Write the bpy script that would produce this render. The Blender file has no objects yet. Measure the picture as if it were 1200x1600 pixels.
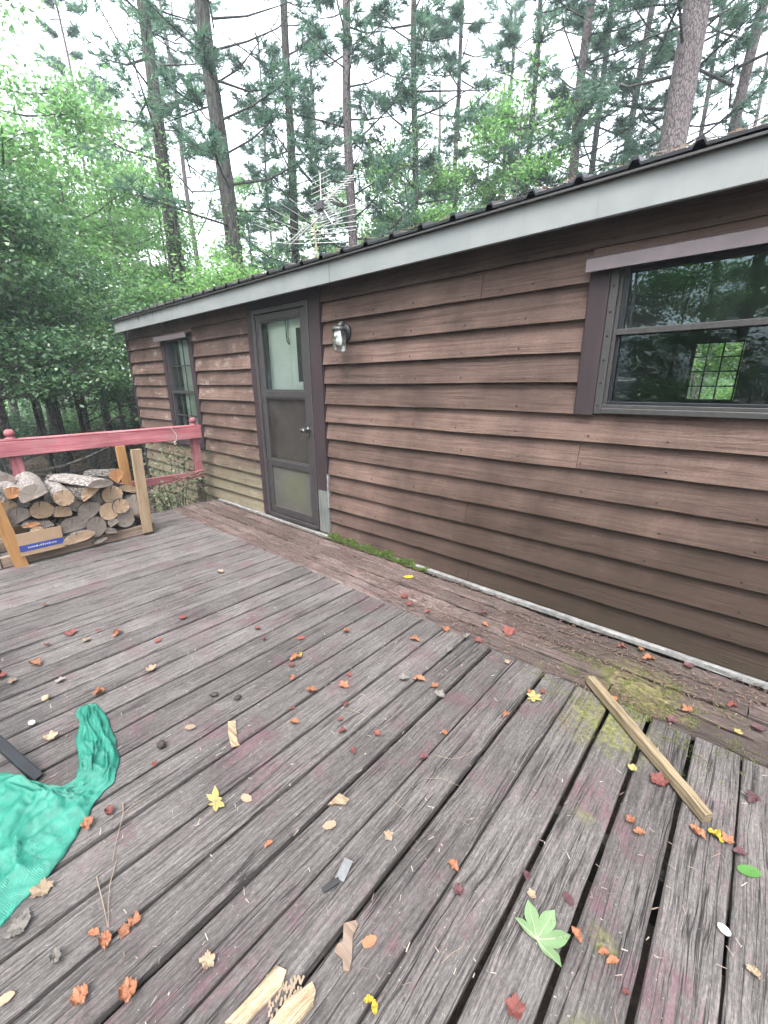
import bpy, math, random
import numpy as np
from mathutils import Vector, Matrix, Euler, noise as mnoise

R = math.radians
S = bpy.context.scene
COL = S.collection
random.seed(7)

# ------------------------------------------------------------------ camera
F, YAW, PITCH, ROLL = 656.32, 0.726117, 0.297262, 0.0076539     # focal length in px of the 1200x1600 picture
CAM = Vector((0, -2.55, 1.42))
_fw = Vector((-math.sin(YAW)*math.cos(PITCH), math.cos(YAW)*math.cos(PITCH), -math.sin(PITCH)))
_rt = Vector((math.cos(YAW), math.sin(YAW), 0)); _dn = _fw.cross(_rt)
RT = _rt*math.cos(ROLL) + _dn*math.sin(ROLL)
DN = -_rt*math.sin(ROLL) + _dn*math.cos(ROLL)
FW = _fw
cd = bpy.data.cameras.new('camera'); cam = bpy.data.objects.new('camera', cd); COL.objects.link(cam)
cam.matrix_world = Matrix(((RT.x, -DN.x, -FW.x, CAM.x), (RT.y, -DN.y, -FW.y, CAM.y), (RT.z, -DN.z, -FW.z, CAM.z), (0, 0, 0, 1)))
cd.sensor_fit = 'VERTICAL'; cd.sensor_height = 36.0; cd.sensor_width = 27.0
cd.lens = F/1600*36.0; cd.clip_start = 0.02; cd.clip_end = 600
S.camera = cam

# ------------------------------------------------------------------ light
SUN_EL, SUN_AZ = R(62), R(150)       # azimuth clockwise from +y
w = bpy.data.worlds.new('World'); S.world = w; w.use_nodes = True
nt = w.node_tree; nt.nodes.clear()
sky = nt.nodes.new('ShaderNodeTexSky'); sky.sky_type = 'NISHITA'; sky.sun_disc = False
sky.sun_elevation = SUN_EL; sky.sun_rotation = SUN_AZ
sky.air_density = 1.0; sky.dust_density = 4.0; sky.ozone_density = 1.0
hs = nt.nodes.new('ShaderNodeHueSaturation'); hs.inputs['Saturation'].default_value = 0.26
bg = nt.nodes.new('ShaderNodeBackground'); bg.inputs['Strength'].default_value = 0.15
wo = nt.nodes.new('ShaderNodeOutputWorld')
nt.links.new(sky.outputs[0], hs.inputs['Color']); nt.links.new(hs.outputs[0], bg.inputs['Color']); nt.links.new(bg.outputs[0], wo.inputs[0])
sd = bpy.data.lights.new('sun', 'SUN'); sd.energy = 0.7; sd.angle = R(22); sd.color = (1.0, 0.96, 0.9)
sun = bpy.data.objects.new('sun', sd); COL.objects.link(sun)
sdir = Vector((math.sin(SUN_AZ)*math.cos(SUN_EL), math.cos(SUN_AZ)*math.cos(SUN_EL), math.sin(SUN_EL)))
sun.rotation_euler = sdir.to_track_quat('Z', 'Y').to_euler()
S.view_settings.view_transform = 'Standard'; S.view_settings.look = 'None'
S.view_settings.gamma = 1; S.view_settings.use_curve_mapping = False
S.view_settings.exposure = 2.95
S.cycles.max_bounces = 8; S.cycles.transparent_max_bounces = 12

# ------------------------------------------------------------------ picture -> place
def ray(px, py): return RT*(px-600) + DN*(py-800) + FW*F
def G(px, py, z=0.0):
    r = ray(px, py); t = (z-CAM.z)/r.z; return CAM + r*t
def WY(px, py, y=0.0):
    r = ray(px, py); t = (y-CAM.y)/r.y; return CAM + r*t
def WX(px, py, x):
    r = ray(px, py); t = (x-CAM.x)/r.x; return CAM + r*t
def mpp(p): return (p-CAM).dot(FW)/F          # metres per photo pixel at a point

# ------------------------------------------------------------------ node helper
ALB = .43        # darkens most base colours to offset the raised exposure
class N:
    def __init__(s, name):
        s.m = bpy.data.materials.new(name); s.m.use_nodes = True; s.t = s.m.node_tree
        s.t.nodes.clear(); s.out = s.t.nodes.new('ShaderNodeOutputMaterial')
    def put(s, sock, v):
        if hasattr(v, 'is_output') or isinstance(v, bpy.types.NodeSocket): s.t.links.new(v, sock)
        elif isinstance(v, (tuple, list)) and sock.type == 'RGBA': sock.default_value = tuple(v)[:3] + (1,)
        else: sock.default_value = v
    def node(s, typ, ins=None, **props):
        n = s.t.nodes.new(typ)
        for k, v in props.items(): setattr(n, k, v)
        for k, v in (ins or {}).items(): s.put(n.inputs[k], v)
        return n
    def uv(s): return s.node('ShaderNodeTexCoord').outputs['UV']
    def obj(s): return s.node('ShaderNodeTexCoord').outputs['Object']
    def pos(s): return s.node('ShaderNodeNewGeometry').outputs['Position']
    def rnd(s): return s.node('ShaderNodeObjectInfo').outputs['Random']
    def attr(s, a): return s.node('ShaderNodeAttribute', attribute_name=a).outputs['Fac']
    def map(s, v, sc=(1, 1, 1), loc=(0, 0, 0)):
        return s.node('ShaderNodeMapping', {'Vector': v, 'Scale': sc, 'Location': loc}).outputs[0]
    def noise(s, v, sc=5, det=4, ro=.6, dis=0):
        return s.node('ShaderNodeTexNoise', {'Vector': v, 'Scale': sc, 'Detail': det, 'Roughness': ro, 'Distortion': dis}).outputs['Fac']
    def vor(s, v, sc=5, feat='F1', out='Distance'):
        return s.node('ShaderNodeTexVoronoi', {'Vector': v, 'Scale': sc}, feature=feat).outputs[out]
    def ramp(s, f, pts, interp='LINEAR'):
        n = s.node('ShaderNodeValToRGB', {0: f}); e = n.color_ramp; e.interpolation = interp
        while len(e.elements) < len(pts): e.elements.new(0.5)
        for el, (p, c) in zip(e.elements, pts):
            el.position = p; el.color = (tuple(c) if not isinstance(c, (int, float)) else (c, c, c)) + (1,)
        return n.outputs[0]
    def mix(s, f, a, b, bt='MIX'):
        n = s.node('ShaderNodeMix', data_type='RGBA', blend_type=bt)
        s.put(n.inputs[0], f); s.put(n.inputs[6], a); s.put(n.inputs[7], b); return n.outputs[2]
    def math(s, op, a, b=0.0, clamp=False):
        n = s.node('ShaderNodeMath', operation=op, use_clamp=clamp); s.put(n.inputs[0], a); s.put(n.inputs[1], b); return n.outputs[0]
    def sstep(s, v, a, b):
        n = s.node('ShaderNodeMapRange', {'Value': v, 'From Min': a, 'From Max': b}, interpolation_type='SMOOTHSTEP'); return n.outputs[0]
    def xyz(s, v): return s.node('ShaderNodeSeparateXYZ', {0: v}).outputs
    def dist(s, v, p):
        n = s.node('ShaderNodeVectorMath', {0: v, 1: p}, operation='DISTANCE'); return n.outputs['Value']
    def bump(s, h, st=.5, d=.01, normal=None):
        ins = {'Height': h, 'Strength': st, 'Distance': d}
        if normal is not None: ins['Normal'] = normal
        return s.node('ShaderNodeBump', ins).outputs[0]
    def done(s, col, rough=.8, normal=None, metal=0.0, spec=.4, **kw):
        col = tuple(q*ALB for q in col[:3]) if isinstance(col, tuple) else s.mix(1, col, (ALB, ALB, ALB), 'MULTIPLY')
        ins = {'Base Color': col, 'Roughness': rough, 'Metallic': metal, 'Specular IOR Level': spec}
        if normal is not None: ins['Normal'] = normal
        ins.update(kw)
        b = s.node('ShaderNodeBsdfPrincipled', ins); s.t.links.new(b.outputs[0], s.out.inputs[0]); return s.m
    def surf(s, sh): s.t.links.new(sh, s.out.inputs[0]); return s.m

M = {}
def wood(name, dark, mid, light, gu=2.5, gv=70, blotch=.5, bump=.5, paint=None, paint_amt=.5, flecks=0.0, rough=.85, vary=.35, extra=None, checks=0.0, grit=0.0):
    k = N(name); uv = k.uv(); ob = k.pos(); r = k.attr('rnd')
    wob = k.noise(k.map(uv, (1.6, 9, 1)), 1, 3, .5)
    wv = k.node('ShaderNodeCombineXYZ', {1: k.math('MULTIPLY', wob, .035)}).outputs[0]
    uvw = k.node('ShaderNodeVectorMath', {0: uv, 1: wv}, operation='ADD').outputs[0]
    g1 = k.noise(k.map(uvw, (gu, gv, 1)), 1, 5, .65, .4)
    g2 = k.noise(k.map(uvw, (gu*4, gv*4.5, 1)), 1, 3, .6)
    g = k.math('ADD', k.math('MULTIPLY', g1, .62), k.math('MULTIPLY', g2, .38))
    c = k.ramp(g, [(.30, dark), (.47, mid), (.66, light)])
    if grit:
        gr = k.noise(k.map(uv, (60, 190, 1)), 1, 4, .75)
        c = k.mix(grit, c, k.mix(1, c, k.ramp(gr, [(.32, .25), (.5, 1.0), (.68, 1.9)]), 'MULTIPLY'))
    if checks:
        cn = k.noise(k.map(uvw, (.9, 34, 1)), 1, 3, .6)
        cf = k.math('SUBTRACT', 1, k.sstep(k.math('ABSOLUTE', k.math('SUBTRACT', cn, .5)), .004, .022))
        cf = k.math('MULTIPLY', cf, k.sstep(k.noise(k.map(uv, (1.4, 8, 1)), 1, 3, .6), .42, .58))
        c = k.mix(k.math('MULTIPLY', cf, checks), c, tuple(q*.45 for q in dark)); g = k.math('SUBTRACT', g, k.math('MULTIPLY', cf, .35))
    bl = k.noise(ob, 2.3, 6, .65)
    c = k.mix(blotch, c, k.mix(1, c, k.ramp(bl, [(.3, .45), (.5, 1.0), (.7, 1.5)]), 'MULTIPLY'))
    c = k.mix(1, c, k.ramp(r, [(0, 1-vary), (1, 1+vary)]), 'MULTIPLY')
    if paint:
        pm = k.noise(k.map(ob, (1, 1, 1), (3.1, 7.7, 0)), 3.2, 6, .72)
        pm = k.math('ADD', pm, k.math('MULTIPLY', k.math('SUBTRACT', g, .5), .9))
        f = k.math('MULTIPLY', k.sstep(pm, .53, .68), paint_amt)
        c = k.mix(f, c, paint)
    if flecks:
        fl = k.sstep(k.noise(k.map(ob, (1, 1, 1), (9, 2, 4)), 150, 2, .5), .70, .76)
        c = k.mix(k.math('MULTIPLY', fl, flecks), c, (.55, .50, .46))
    if extra: c = extra(k, c, ob, g)
    nm = k.bump(g, bump, .006)
    M[name] = k.done(c, rough, nm, spec=.18)

def deck_extra(k, c, ob, g):
    # moss and mould stains with their own outlines
    nz = k.noise(ob, 14, 5, .7)
    d1 = k.math('ADD', k.dist(ob, (-.25, -.80, 0)), k.math('MULTIPLY', k.math('SUBTRACT', nz, .5), .45))
    f = k.math('MULTIPLY', k.math('SUBTRACT', 1, k.sstep(d1, .05, .24)), .85)
    for p, rr in (((-.06, -1.62, 0), .05), ((-.20, -1.30, 0), .05), ((-.03, -1.83, 0), .07), ((.33, -1.36, 0), .07)):
        dd = k.math('ADD', k.dist(ob, p), k.math('MULTIPLY', k.math('SUBTRACT', nz, .5), .12))
        f = k.math('MAXIMUM', f, k.math('MULTIPLY', k.math('SUBTRACT', 1, k.sstep(dd, 0, rr)), .55))
    f = k.math('MULTIPLY', f, k.sstep(k.math('ADD', k.noise(ob, 38, 5, .8), k.math('MULTIPLY', k.math('SUBTRACT', .5, g), .8)), .38, .56))
    mossc = k.ramp(k.noise(ob, 60, 3, .6), [(.3, (.07, .085, .022)), (.55, (.24, .25, .07)), (.75, (.40, .36, .17))])
    c = k.mix(f, c, mossc)
    ms = k.math('ADD', k.noise(k.map(ob, (1, .5, 1), (8.3, 2.2, 6)), 4.2, 7, .8), k.math('MULTIPLY', k.math('SUBTRACT', g, .5), .7))
    c = k.mix(k.math('MULTIPLY', k.sstep(ms, .64, .80), .42), c, (.23, .07, .12))
    # pale worn patches where the grey has flaked off
    pw = k.noise(k.map(ob, (1, 1, 1), (1.3, 4.4, 2)), 5, 6, .75)
    c = k.mix(k.math('MULTIPLY', k.sstep(pw, .64, .74), .45), c, (.36, .31, .26))
    dk = k.noise(k.map(ob, (1, 1, 1), (6.3, 1.4, 5)), 9, 6, .8)
    return k.mix(k.math('MULTIPLY', k.sstep(dk, .58, .72), .5), c, (.03, .027, .026))
def strip_extra(k, c, ob, g):
    x = k.xyz(ob)[0]; nz = k.noise(ob, 7, 6, .7)
    f = k.sstep(k.math('ADD', x, k.math('MULTIPLY', nz, 1.6)), -1.4, .4)
    c = k.mix(k.math('MULTIPLY', f, .85), c, k.mix(.7, c, (.05, .040, .034)))
    d1 = k.math('ADD', k.dist(ob, (-.20, -.47, 0)), k.math('MULTIPLY', k.math('SUBTRACT', k.noise(ob, 13, 5, .75), .5), .6))
    mossc = k.ramp(k.noise(ob, 55, 3, .6), [(.3, (.06, .065, .02)), (.55, (.22, .21, .07)), (.78, (.40, .34, .18))])
    return k.mix(k.math('MULTIPLY', k.math('SUBTRACT', 1, k.sstep(d1, .02, .30)), .75), c, mossc)
def siding_extra(k, c, ob, g):
    X = k.xyz(ob); x, z = X[0], X[2]
    # knots and sap runs
    vv = k.vor(k.map(ob, (1, 1, 1.6)), 3.1)
    c = k.mix(k.math('MULTIPLY', k.math('SUBTRACT', 1, k.sstep(vv, .02, .055)), .55), c, (.045, .027, .024))
    # stain peeled off to bare wood at the far end
    pn = k.noise(k.map(ob, (1, 1, 2.2), (2, 5, 1)), 4.5, 8, .8)
    pf = k.math('MULTIPLY', k.sstep(pn, .53, .66), k.sstep(x, -2.6, -4.6))
    c = k.mix(k.math('MULTIPLY', pf, .75), c, (.42, .34, .29))
    pn2 = k.noise(k.map(ob, (1, 1, 3), (7, 3, 9)), 5, 7, .75)
    c = k.mix(k.math('MULTIPLY', k.sstep(pn2, .58, .72), .5), c, (.27, .18, .145))
    # algae near the foot of the far part, dark brown towards the lowest courses nearby
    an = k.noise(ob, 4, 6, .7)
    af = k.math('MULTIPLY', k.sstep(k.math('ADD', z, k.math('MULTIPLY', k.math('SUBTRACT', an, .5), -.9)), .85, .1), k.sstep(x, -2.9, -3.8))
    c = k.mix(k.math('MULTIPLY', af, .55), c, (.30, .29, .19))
    lowf = k.math('MULTIPLY', k.sstep(k.math('ADD', z, k.math('MULTIPLY', k.math('SUBTRACT', an, .5), -1.1)), 1.2, .25), k.sstep(x, -2.9, -1.0))
    c = k.mix(k.math('MULTIPLY', lowf, .88), c, (.044, .028, .019))
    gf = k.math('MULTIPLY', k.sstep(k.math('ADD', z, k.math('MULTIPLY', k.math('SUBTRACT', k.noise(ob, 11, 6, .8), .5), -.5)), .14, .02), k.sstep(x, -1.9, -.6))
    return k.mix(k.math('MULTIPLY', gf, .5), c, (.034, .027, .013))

wood('deck_wood', (.027, .025, .025), (.124, .114, .111), (.255, .238, .230), gu=5.5, gv=120, blotch=.5, bump=.9, paint=(.165, .060, .092), paint_amt=.52, flecks=.6, vary=.22, checks=.8, grit=.5, extra=deck_extra)
wood('strip_wood', (.045, .032, .029), (.165, .125, .118), (.31, .25, .235), gu=3.5, gv=80, blotch=.7, bump=1.0, paint=(.25, .13, .13), paint_amt=.55, flecks=.5, checks=.9, grit=.7, extra=strip_extra)
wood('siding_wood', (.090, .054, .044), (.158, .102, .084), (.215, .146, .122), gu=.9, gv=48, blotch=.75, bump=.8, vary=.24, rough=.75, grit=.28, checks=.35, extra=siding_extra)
wood('trim_wood', (.042, .029, .033), (.052, .037, .042), (.062, .046, .051), gu=1, gv=20, blotch=.35, bump=.12, vary=.1, rough=.6)
wood('red_wood', (.21, .06, .07), (.40, .125, .15), (.56, .27, .28), gu=1.5, gv=40, blotch=.5, bump=.3, paint=(.36, .26, .25), paint_amt=.5, rough=.7)
wood('new_lumber', (.22, .145, .085), (.36, .26, .165), (.46, .35, .24), gu=1.5, gv=28, blotch=.3, bump=.2, vary=.1)
wood('orange_lumber', (.27, .13, .045), (.42, .22, .085), (.50, .30, .14), gu=1.5, gv=24, blotch=.3, bump=.2, vary=.1)
wood('old_lumber', (.11, .075, .055), (.25, .18, .14), (.37, .29, .24), gu=1.5, gv=40, blotch=.6, bump=.4)
wood('stick_wood', (.06, .045, .03), (.22, .17, .105), (.40, .325, .215), gu=3, gv=60, blotch=.5, bump=.6)
wood('splinter_wood', (.14, .09, .06), (.36, .26, .165), (.56, .46, .32), gu=3, gv=60, blotch=.75, bump=.9, checks=.7, grit=.4)
wood('post_wood', (.05, .045, .035), (.12, .10, .08), (.22, .19, .15), gu=2, gv=60, blotch=.6, bump=.6)
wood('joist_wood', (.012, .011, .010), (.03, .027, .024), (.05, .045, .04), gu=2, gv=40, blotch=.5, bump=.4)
wood('bare_trim', (.12, .13, .13), (.20, .21, .20), (.30, .31, .29), gu=1.5, gv=40, blotch=.6, bump=.3)

def simple(name, col, rough=.6, metal=0.0, var=.25, sc=20, bump=.1, spec=.4):
    k = N(name); ob = k.obj(); nz = k.noise(ob, sc, 6, .7)
    c = k.mix(1, col, k.ramp(nz, [(.25, 1-var), (.75, 1+var)]), 'MULTIPLY')
    M[name] = k.done(c, rough, k.bump(nz, bump, .004), metal, spec); return M[name]
simple('bronze_metal', (.125, .115, .12), .42, .55, .25, 30)
simple('alu_beige', (.078, .076, .076), .5, .3, .3, 40)
simple('dark_metal', (.018, .022, .028), .45, .3, .3, 30)
simple('chrome', (.6, .6, .6), .2, 1.0, .1)
simple('roof_metal', (.045, .047, .055), .38, .6, .35, 6)
simple('rubber_black', (.02, .02, .022), .6)
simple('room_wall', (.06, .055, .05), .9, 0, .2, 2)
simple('cobweb', (.5, .5, .5), .9)
simple('door_paint', (1.8, 1.95, 1.72), .6, 0, .06, 3)
simple('white_paper', (1.9, 1.9, 1.88), .7, 0, .08)
simple('curtain', (1.25, 1.38, 1.22), .9, 0, .15, 6)
simple('antenna_metal', (.85, .85, .85), .5, .2, .15)
simple('mast_metal', (.48, .40, .22), .6, .2, .3)
simple('cardboard', (.44, .30, .19), .9, 0, .12, 12)
simple('blue_print', (.03, .06, .30), .7, 0, .1)
simple('pale_print', (.45, .48, .62), .7, 0, .1)
simple('white_stone', (.72, .70, .66), .7, 0, .15, 60)
simple('nut_dark', (.04, .03, .028), .8, 0, .5, 90, .6)
simple('foil', (.42, .42, .42), .3, .7, .3, 60, .3)
simple('twig', (.33, .25, .19), .9, 0, .4, 30)
simple('white_cement', (.27, .27, .265), .9, 0, .6, 22, .6)
simple('bulb_white', (.8, .8, .78), .4)
simple('nail_rust', (.035, .022, .018), .8)
simple('cable_white', (.75, .73, .7), .6)

# fascia: pale grey-green paint, rusty run stains toward the far end
k = N('fascia_paint'); ob = k.pos(); X = k.xyz(ob)
c = k.ramp(k.noise(ob, 3, 5, .6), [(.3, (.26, .29, .295)), (.7, (.36, .385, .385))])
st = k.noise(k.map(ob, (22, 1, 2.2)), 1, 5, .7)
sf = k.math('MULTIPLY', k.sstep(st, .50, .62), k.math('MULTIPLY', k.sstep(X[0], -4.6, -5.6), k.sstep(X[0], -7.1, -6.5)))
sf = k.math('MULTIPLY', sf, k.sstep(k.math('ADD', X[2], k.math('MULTIPLY', k.noise(k.map(ob, (9, 1, 1)), 1, 4, .6), .12)), 2.25, 2.33))
c = k.mix(k.math('MULTIPLY', sf, .85), c, (.07, .045, .035))
dots = k.math('SUBTRACT', 1, k.sstep(k.vor(ob, 5.5), .012, .03))
c = k.mix(k.math('MULTIPLY', dots, .6), c, (.16, .13, .11))
sp = k.sstep(k.noise(k.map(ob, (14, 1, 3)), 1, 6, .75), .63, .75)
c = k.mix(k.math('MULTIPLY', sp, .35), c, (.25, .24, .22))
for x0 in (-5.35, -2.62, .35):
    sm = k.math('SUBTRACT', 1, k.sstep(k.math('ABSOLUTE', k.math('SUBTRACT', X[0], x0)), .002, .006)); c = k.mix(k.math('MULTIPLY', sm, .75), c, (.06, .055, .05))
dr = k.math('MULTIPLY', k.sstep(k.noise(k.map(ob, (30, 1, 1.2)), 1, 5, .7), .56, .72), k.sstep(k.noise(ob, 1.6, 3, .6), .42, .6))
c = k.mix(k.math('MULTIPLY', dr, .35), c, (.17, .16, .13))
M['fascia_paint'] = k.done(c, .6)

# kick plate with green algae
k = N('kick_metal'); ob = k.pos(); X = k.xyz(ob)
nz = k.noise(ob, 6, 6, .7)
c = k.ramp(nz, [(.3, (.10, .098, .09)), (.7, (.165, .16, .145))])
d = k.math('ADD', k.dist(ob, (-3.45, -.03, .42)), k.math('MULTIPLY', k.math('SUBTRACT', nz, .5), .5))
c = k.mix(k.math('MULTIPLY', k.math('SUBTRACT', 1, k.sstep(d, .05, .33)), .35), c, (.20, .21, .09))
c = k.mix(k.math('MULTIPLY', k.sstep(k.noise(k.map(ob, (9, 1, 9)), 4, 6, .8), .6, .75), .5), c, (.05, .045, .04))
M['kick_metal'] = k.done(c, .55, k.bump(nz, .1, .01), .2)
# screen mesh
k = N('screen_mesh'); ob = k.pos()
nz = k.noise(ob, 7, 5, .7)
d = k.node('ShaderNodeBsdfDiffuse', {'Color': k.ramp(nz, [(.3, (.012, .011, .011)), (.7, (.032, .028, .026))])}).outputs[0]
t = k.node('ShaderNodeBsdfTransparent').outputs[0]
gq = k.node('ShaderNodeBsdfGlossy', {'Color': (.5, .48, .46), 'Roughness': .32}).outputs[0]
d = k.node('ShaderNodeMixShader', {0: .07, 1: d, 2: gq}).outputs[0]
M['screen_mesh'] = k.surf(k.node('ShaderNodeMixShader', {0: .90, 1: t, 2: d}).outputs[0])
# window glass with a film of dirt and cobweb wisps
def glass(name, dirt, wisps, refl=.0):
    k = N(name); ob = k.pos()
    wz = k.noise(k.map(ob, (3, 3, 9)), 2.2, 8, .75, 2.2)
    wi = k.math('MULTIPLY', k.sstep(wz, .56, .74), wisps)
    dn = k.math('MULTIPLY', k.noise(ob, 2.5, 5, .6), dirt)
    df = k.math('ADD', wi, dn, True)
    fr = k.node('ShaderNodeFresnel', {'IOR': 1.52}).outputs[0]
    fr = k.math('ADD', k.math('MULTIPLY', fr, 1.6), refl, True)
    nm = k.bump(k.noise(ob, 2.0, 2, .5), .03, .05)
    gl = k.node('ShaderNodeBsdfGlossy', {'Color': (.42, .55, .60), 'Roughness': .01, 'Normal': nm}).outputs[0]
    tr = k.node('ShaderNodeBsdfTransparent', {'Color': (.92, .95, .94)}).outputs[0]
    a = k.node('ShaderNodeMixShader', {0: fr, 1: tr, 2: gl}).outputs[0]
    d = k.node('ShaderNodeBsdfDiffuse', {'Color': (.42, .46, .46)}).outputs[0]
    M[name] = k.surf(k.node('ShaderNodeMixShader', {0: df, 1: a, 2: d}).outputs[0])
glass('glass_upper', .02, .05, .04); glass('glass_lower', .004, .22, .0); glass('glass_door', .05, .03, .0); glass('glass_far', .42, .1, .0)
k = N('jar_glass')
gl = k.node('ShaderNodeBsdfGlossy', {'Color': (.9, .95, .95), 'Roughness': .08}).outputs[0]
tr = k.node('ShaderNodeBsdfTransparent', {'Color': (.86, .9, .89)}).outputs[0]
fr = k.math('ADD', k.math('MULTIPLY', k.node('ShaderNodeLayerWeight', {'Blend': .35}).outputs['Facing'], .7), .12, True)
M['jar_glass'] = k.surf(k.node('ShaderNodeMixShader', {0: fr, 1: tr, 2: gl}).outputs[0])

# tarp
k = N('tarp_plastic'); uv = k.uv(); ob = k.obj()
wv = k.node('ShaderNodeTexWave', {'Vector': uv, 'Scale': 60.0, 'Distortion': 1.0, 'Detail': 1.0}).outputs['Fac']
nz = k.noise(ob, 26, 7, .75, .3)
c = k.ramp(nz, [(.3, (.010, .155, .11)), (.7, (.04, .34, .25))])
c = k.mix(k.math('MULTIPLY', k.sstep(k.noise(ob, 9, 6, .8), .62, .75), .35), c, (.35, .45, .38))
c = k.mix(k.math('MULTIPLY', k.sstep(k.noise(k.map(ob, (1, 1, 1), (4, 4, 4)), 30, 4, .7), .70, .76), .6), c, (.12, .08, .05))
h = k.math('ADD', k.math('MULTIPLY', nz, 1.0), k.math('MULTIPLY', wv, .08))
cr = k.noise(k.map(uv, (14, 46, 1)), 1, 5, .65)
h = k.math('ADD', h, k.math('MULTIPLY', k.math('ABSOLUTE', k.math('SUBTRACT', cr, .5)), 1.6))
M['tarp_plastic'] = k.done(c, .33, k.bump(h, .55, .010), 0, .32)

# ground, bark, leaves
k = N('forest_floor'); ob = k.obj(); nz = k.noise(ob, 1.3, 8, .75); n2 = k.noise(ob, 22, 6, .8)
c = k.ramp(n2, [(.3, (.05, .035, .025)), (.5, (.14, .095, .07)), (.7, (.26, .19, .14))])
c = k.mix(k.math('MULTIPLY', k.sstep(nz, .52, .66), .5), c, (.05, .075, .025))
M['forest_floor'] = k.done(c, .95, k.bump(n2, .8, .04))
def bark(name, dark, mid, light, sv=(9, 9, 2.2), moss=.0, plates=True):
    k = N(name); ob = k.obj(); m = k.map(ob, sv)
    v = k.vor(k.node('ShaderNodeVectorMath', {0: m, 1: k.node('ShaderNodeTexNoise', {'Vector': m, 'Scale': 1.5, 'Detail': 3.0}).outputs['Color']}, operation='ADD').outputs[0], 1.4, 'DISTANCE_TO_EDGE')
    nz = k.noise(m, 2.5, 7, .7)
    h = k.math('ADD', k.math('MULTIPLY', k.sstep(v, 0, .16), .6), k.math('MULTIPLY', nz, .5))
    c = k.ramp(h, [(.25, dark), (.6, mid), (.95, light)])
    if moss: c = k.mix(k.math('MULTIPLY', k.sstep(k.noise(ob, 2.5, 6, .7), .45, .65), moss), c, (.06, .08, .04))
    M[name] = k.done(c, .9, k.bump(h, .9, .03))
bark('pine_bark', (.07, .055, .058), (.16, .130, .132), (.27, .225, .225), (19, 19, 6))
bark('dark_bark', (.015, .013, .012), (.055, .047, .042), (.11, .10, .09), (10, 10, 2), .5)
bark('smooth_bark', (.05, .047, .042), (.13, .12, .11), (.24, .23, .21), (14, 14, 6), .3)
bark('log_bark', (.03, .026, .023), (.12, .10, .088), (.26, .235, .21), (14, 36, 36))
bark('pale_bark', (.20, .165, .15), (.40, .35, .32), (.54, .49, .455), (14, 40, 40))

def leafmat(name, cols, trans=.35, rough=.45):
    k = N(name); a = k.attr('tint'); r = k.rnd()
    f = k.math('ADD', k.math('MULTIPLY', a, .75), k.math('MULTIPLY', r, .25))
    c = k.ramp(f, [(i/(len(cols)-1), q) for i, q in enumerate(cols)])
    if name in ('straw_bits', 'speck_bits', 'litter_leaf', 'moss_leaf'): c = k.mix(1, c, (ALB, ALB, ALB), 'MULTIPLY')
    b = k.node('ShaderNodeBsdfPrincipled', {'Base Color': c, 'Roughness': rough, 'Specular IOR Level': .35}).outputs[0]
    tl = k.node('ShaderNodeBsdfTranslucent', {'Color': k.mix(1, c, (1.25, 1.5, 1.15), 'MULTIPLY')}).outputs[0]
    M[name] = k.surf(k.node('ShaderNodeMixShader', {0: trans, 1: b, 2: tl}).outputs[0])
leafmat('holly_leaf', [(.018, .044, .030), (.036, .080, .046), (.068, .128, .062), (.11, .175, .08)], .35, .35)
leafmat('green_leaf', [(.06, .12, .06), (.095, .17, .075), (.13, .215, .09), (.17, .26, .11)], .6)
leafmat('bright_leaf', [(.08, .16, .06), (.115, .215, .075), (.155, .265, .09), (.20, .31, .115)], .6)
leafmat('needle_leaf', [(.035, .075, .06), (.055, .108, .082), (.078, .14, .10), (.105, .17, .12)], .45)
leafmat('vine_leaf', [(.02, .035, .018), (.05, .075, .035), (.09, .115, .06), (.16, .18, .11)], .25)
leafmat('moss_leaf', [(.08, .13, .02), (.16, .22, .045), (.26, .30, .07), (.38, .38, .14)], .2, .8)
leafmat('litter_leaf', [(.06, .035, .022), (.14, .085, .055), (.24, .155, .10), (.33, .24, .17)], .1, .8)
leafmat('wall_moss_leaf', [(.02, .04, .008), (.045, .075, .014), (.075, .11, .02), (.11, .135, .035)], .2, .8)
leafmat('straw_bits', [(.05, .03, .025), (.12, .075, .06), (.20, .125, .10), (.34, .26, .21)], .0, .9)

leafmat('speck_bits', [(.04, .03, .025), (.20, .14, .11), (.36, .30, .25), (.60, .55, .50)], .0, .9)
def deadleaf(name, a, b, trans=.15, rough=.6):
    k = N(name); ob = k.obj(); r = k.rnd()
    nz = k.noise(k.node('ShaderNodeVectorMath', {0: ob, 1: k.node('ShaderNodeCombineXYZ', {0: k.math('MULTIPLY', r, 9.0)}).outputs[0]}, operation='ADD').outputs[0], 45, 5, .7)
    c = k.mix(nz, a, b); c = k.mix(1, c, k.ramp(r, [(0, .72), (1, 1.2)]), 'MULTIPLY')
    c = k.mix(k.math('MULTIPLY', k.sstep(k.noise(ob, 160, 3, .6), .62, .72), .6), c, tuple(q*.25 for q in a))
    c = k.mix(1, c, (ALB, ALB, ALB), 'MULTIPLY')
    b_ = k.node('ShaderNodeBsdfPrincipled', {'Base Color': c, 'Roughness': rough, 'Specular IOR Level': .35, 'Normal': k.bump(nz, .4, .004)}).outputs[0]
    tl = k.node('ShaderNodeBsdfTranslucent', {'Color': c}).outputs[0]
    M[name] = k.surf(k.node('ShaderNodeMixShader', {0: trans, 1: b_, 2: tl}).outputs[0])
deadleaf('leaf_orange', (.34, .11, .05), (.56, .26, .14))
deadleaf('leaf_red', (.17, .04, .037), (.36, .11, .09))
deadleaf('leaf_purple', (.09, .03, .04), (.21, .09, .10))
deadleaf('leaf_tan', (.36, .25, .16), (.55, .43, .30))
deadleaf('leaf_grey', (.20, .18, .16), (.42, .39, .36))
deadleaf('leaf_yellow', (.55, .46, .12), (.68, .60, .26), .25)
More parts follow.
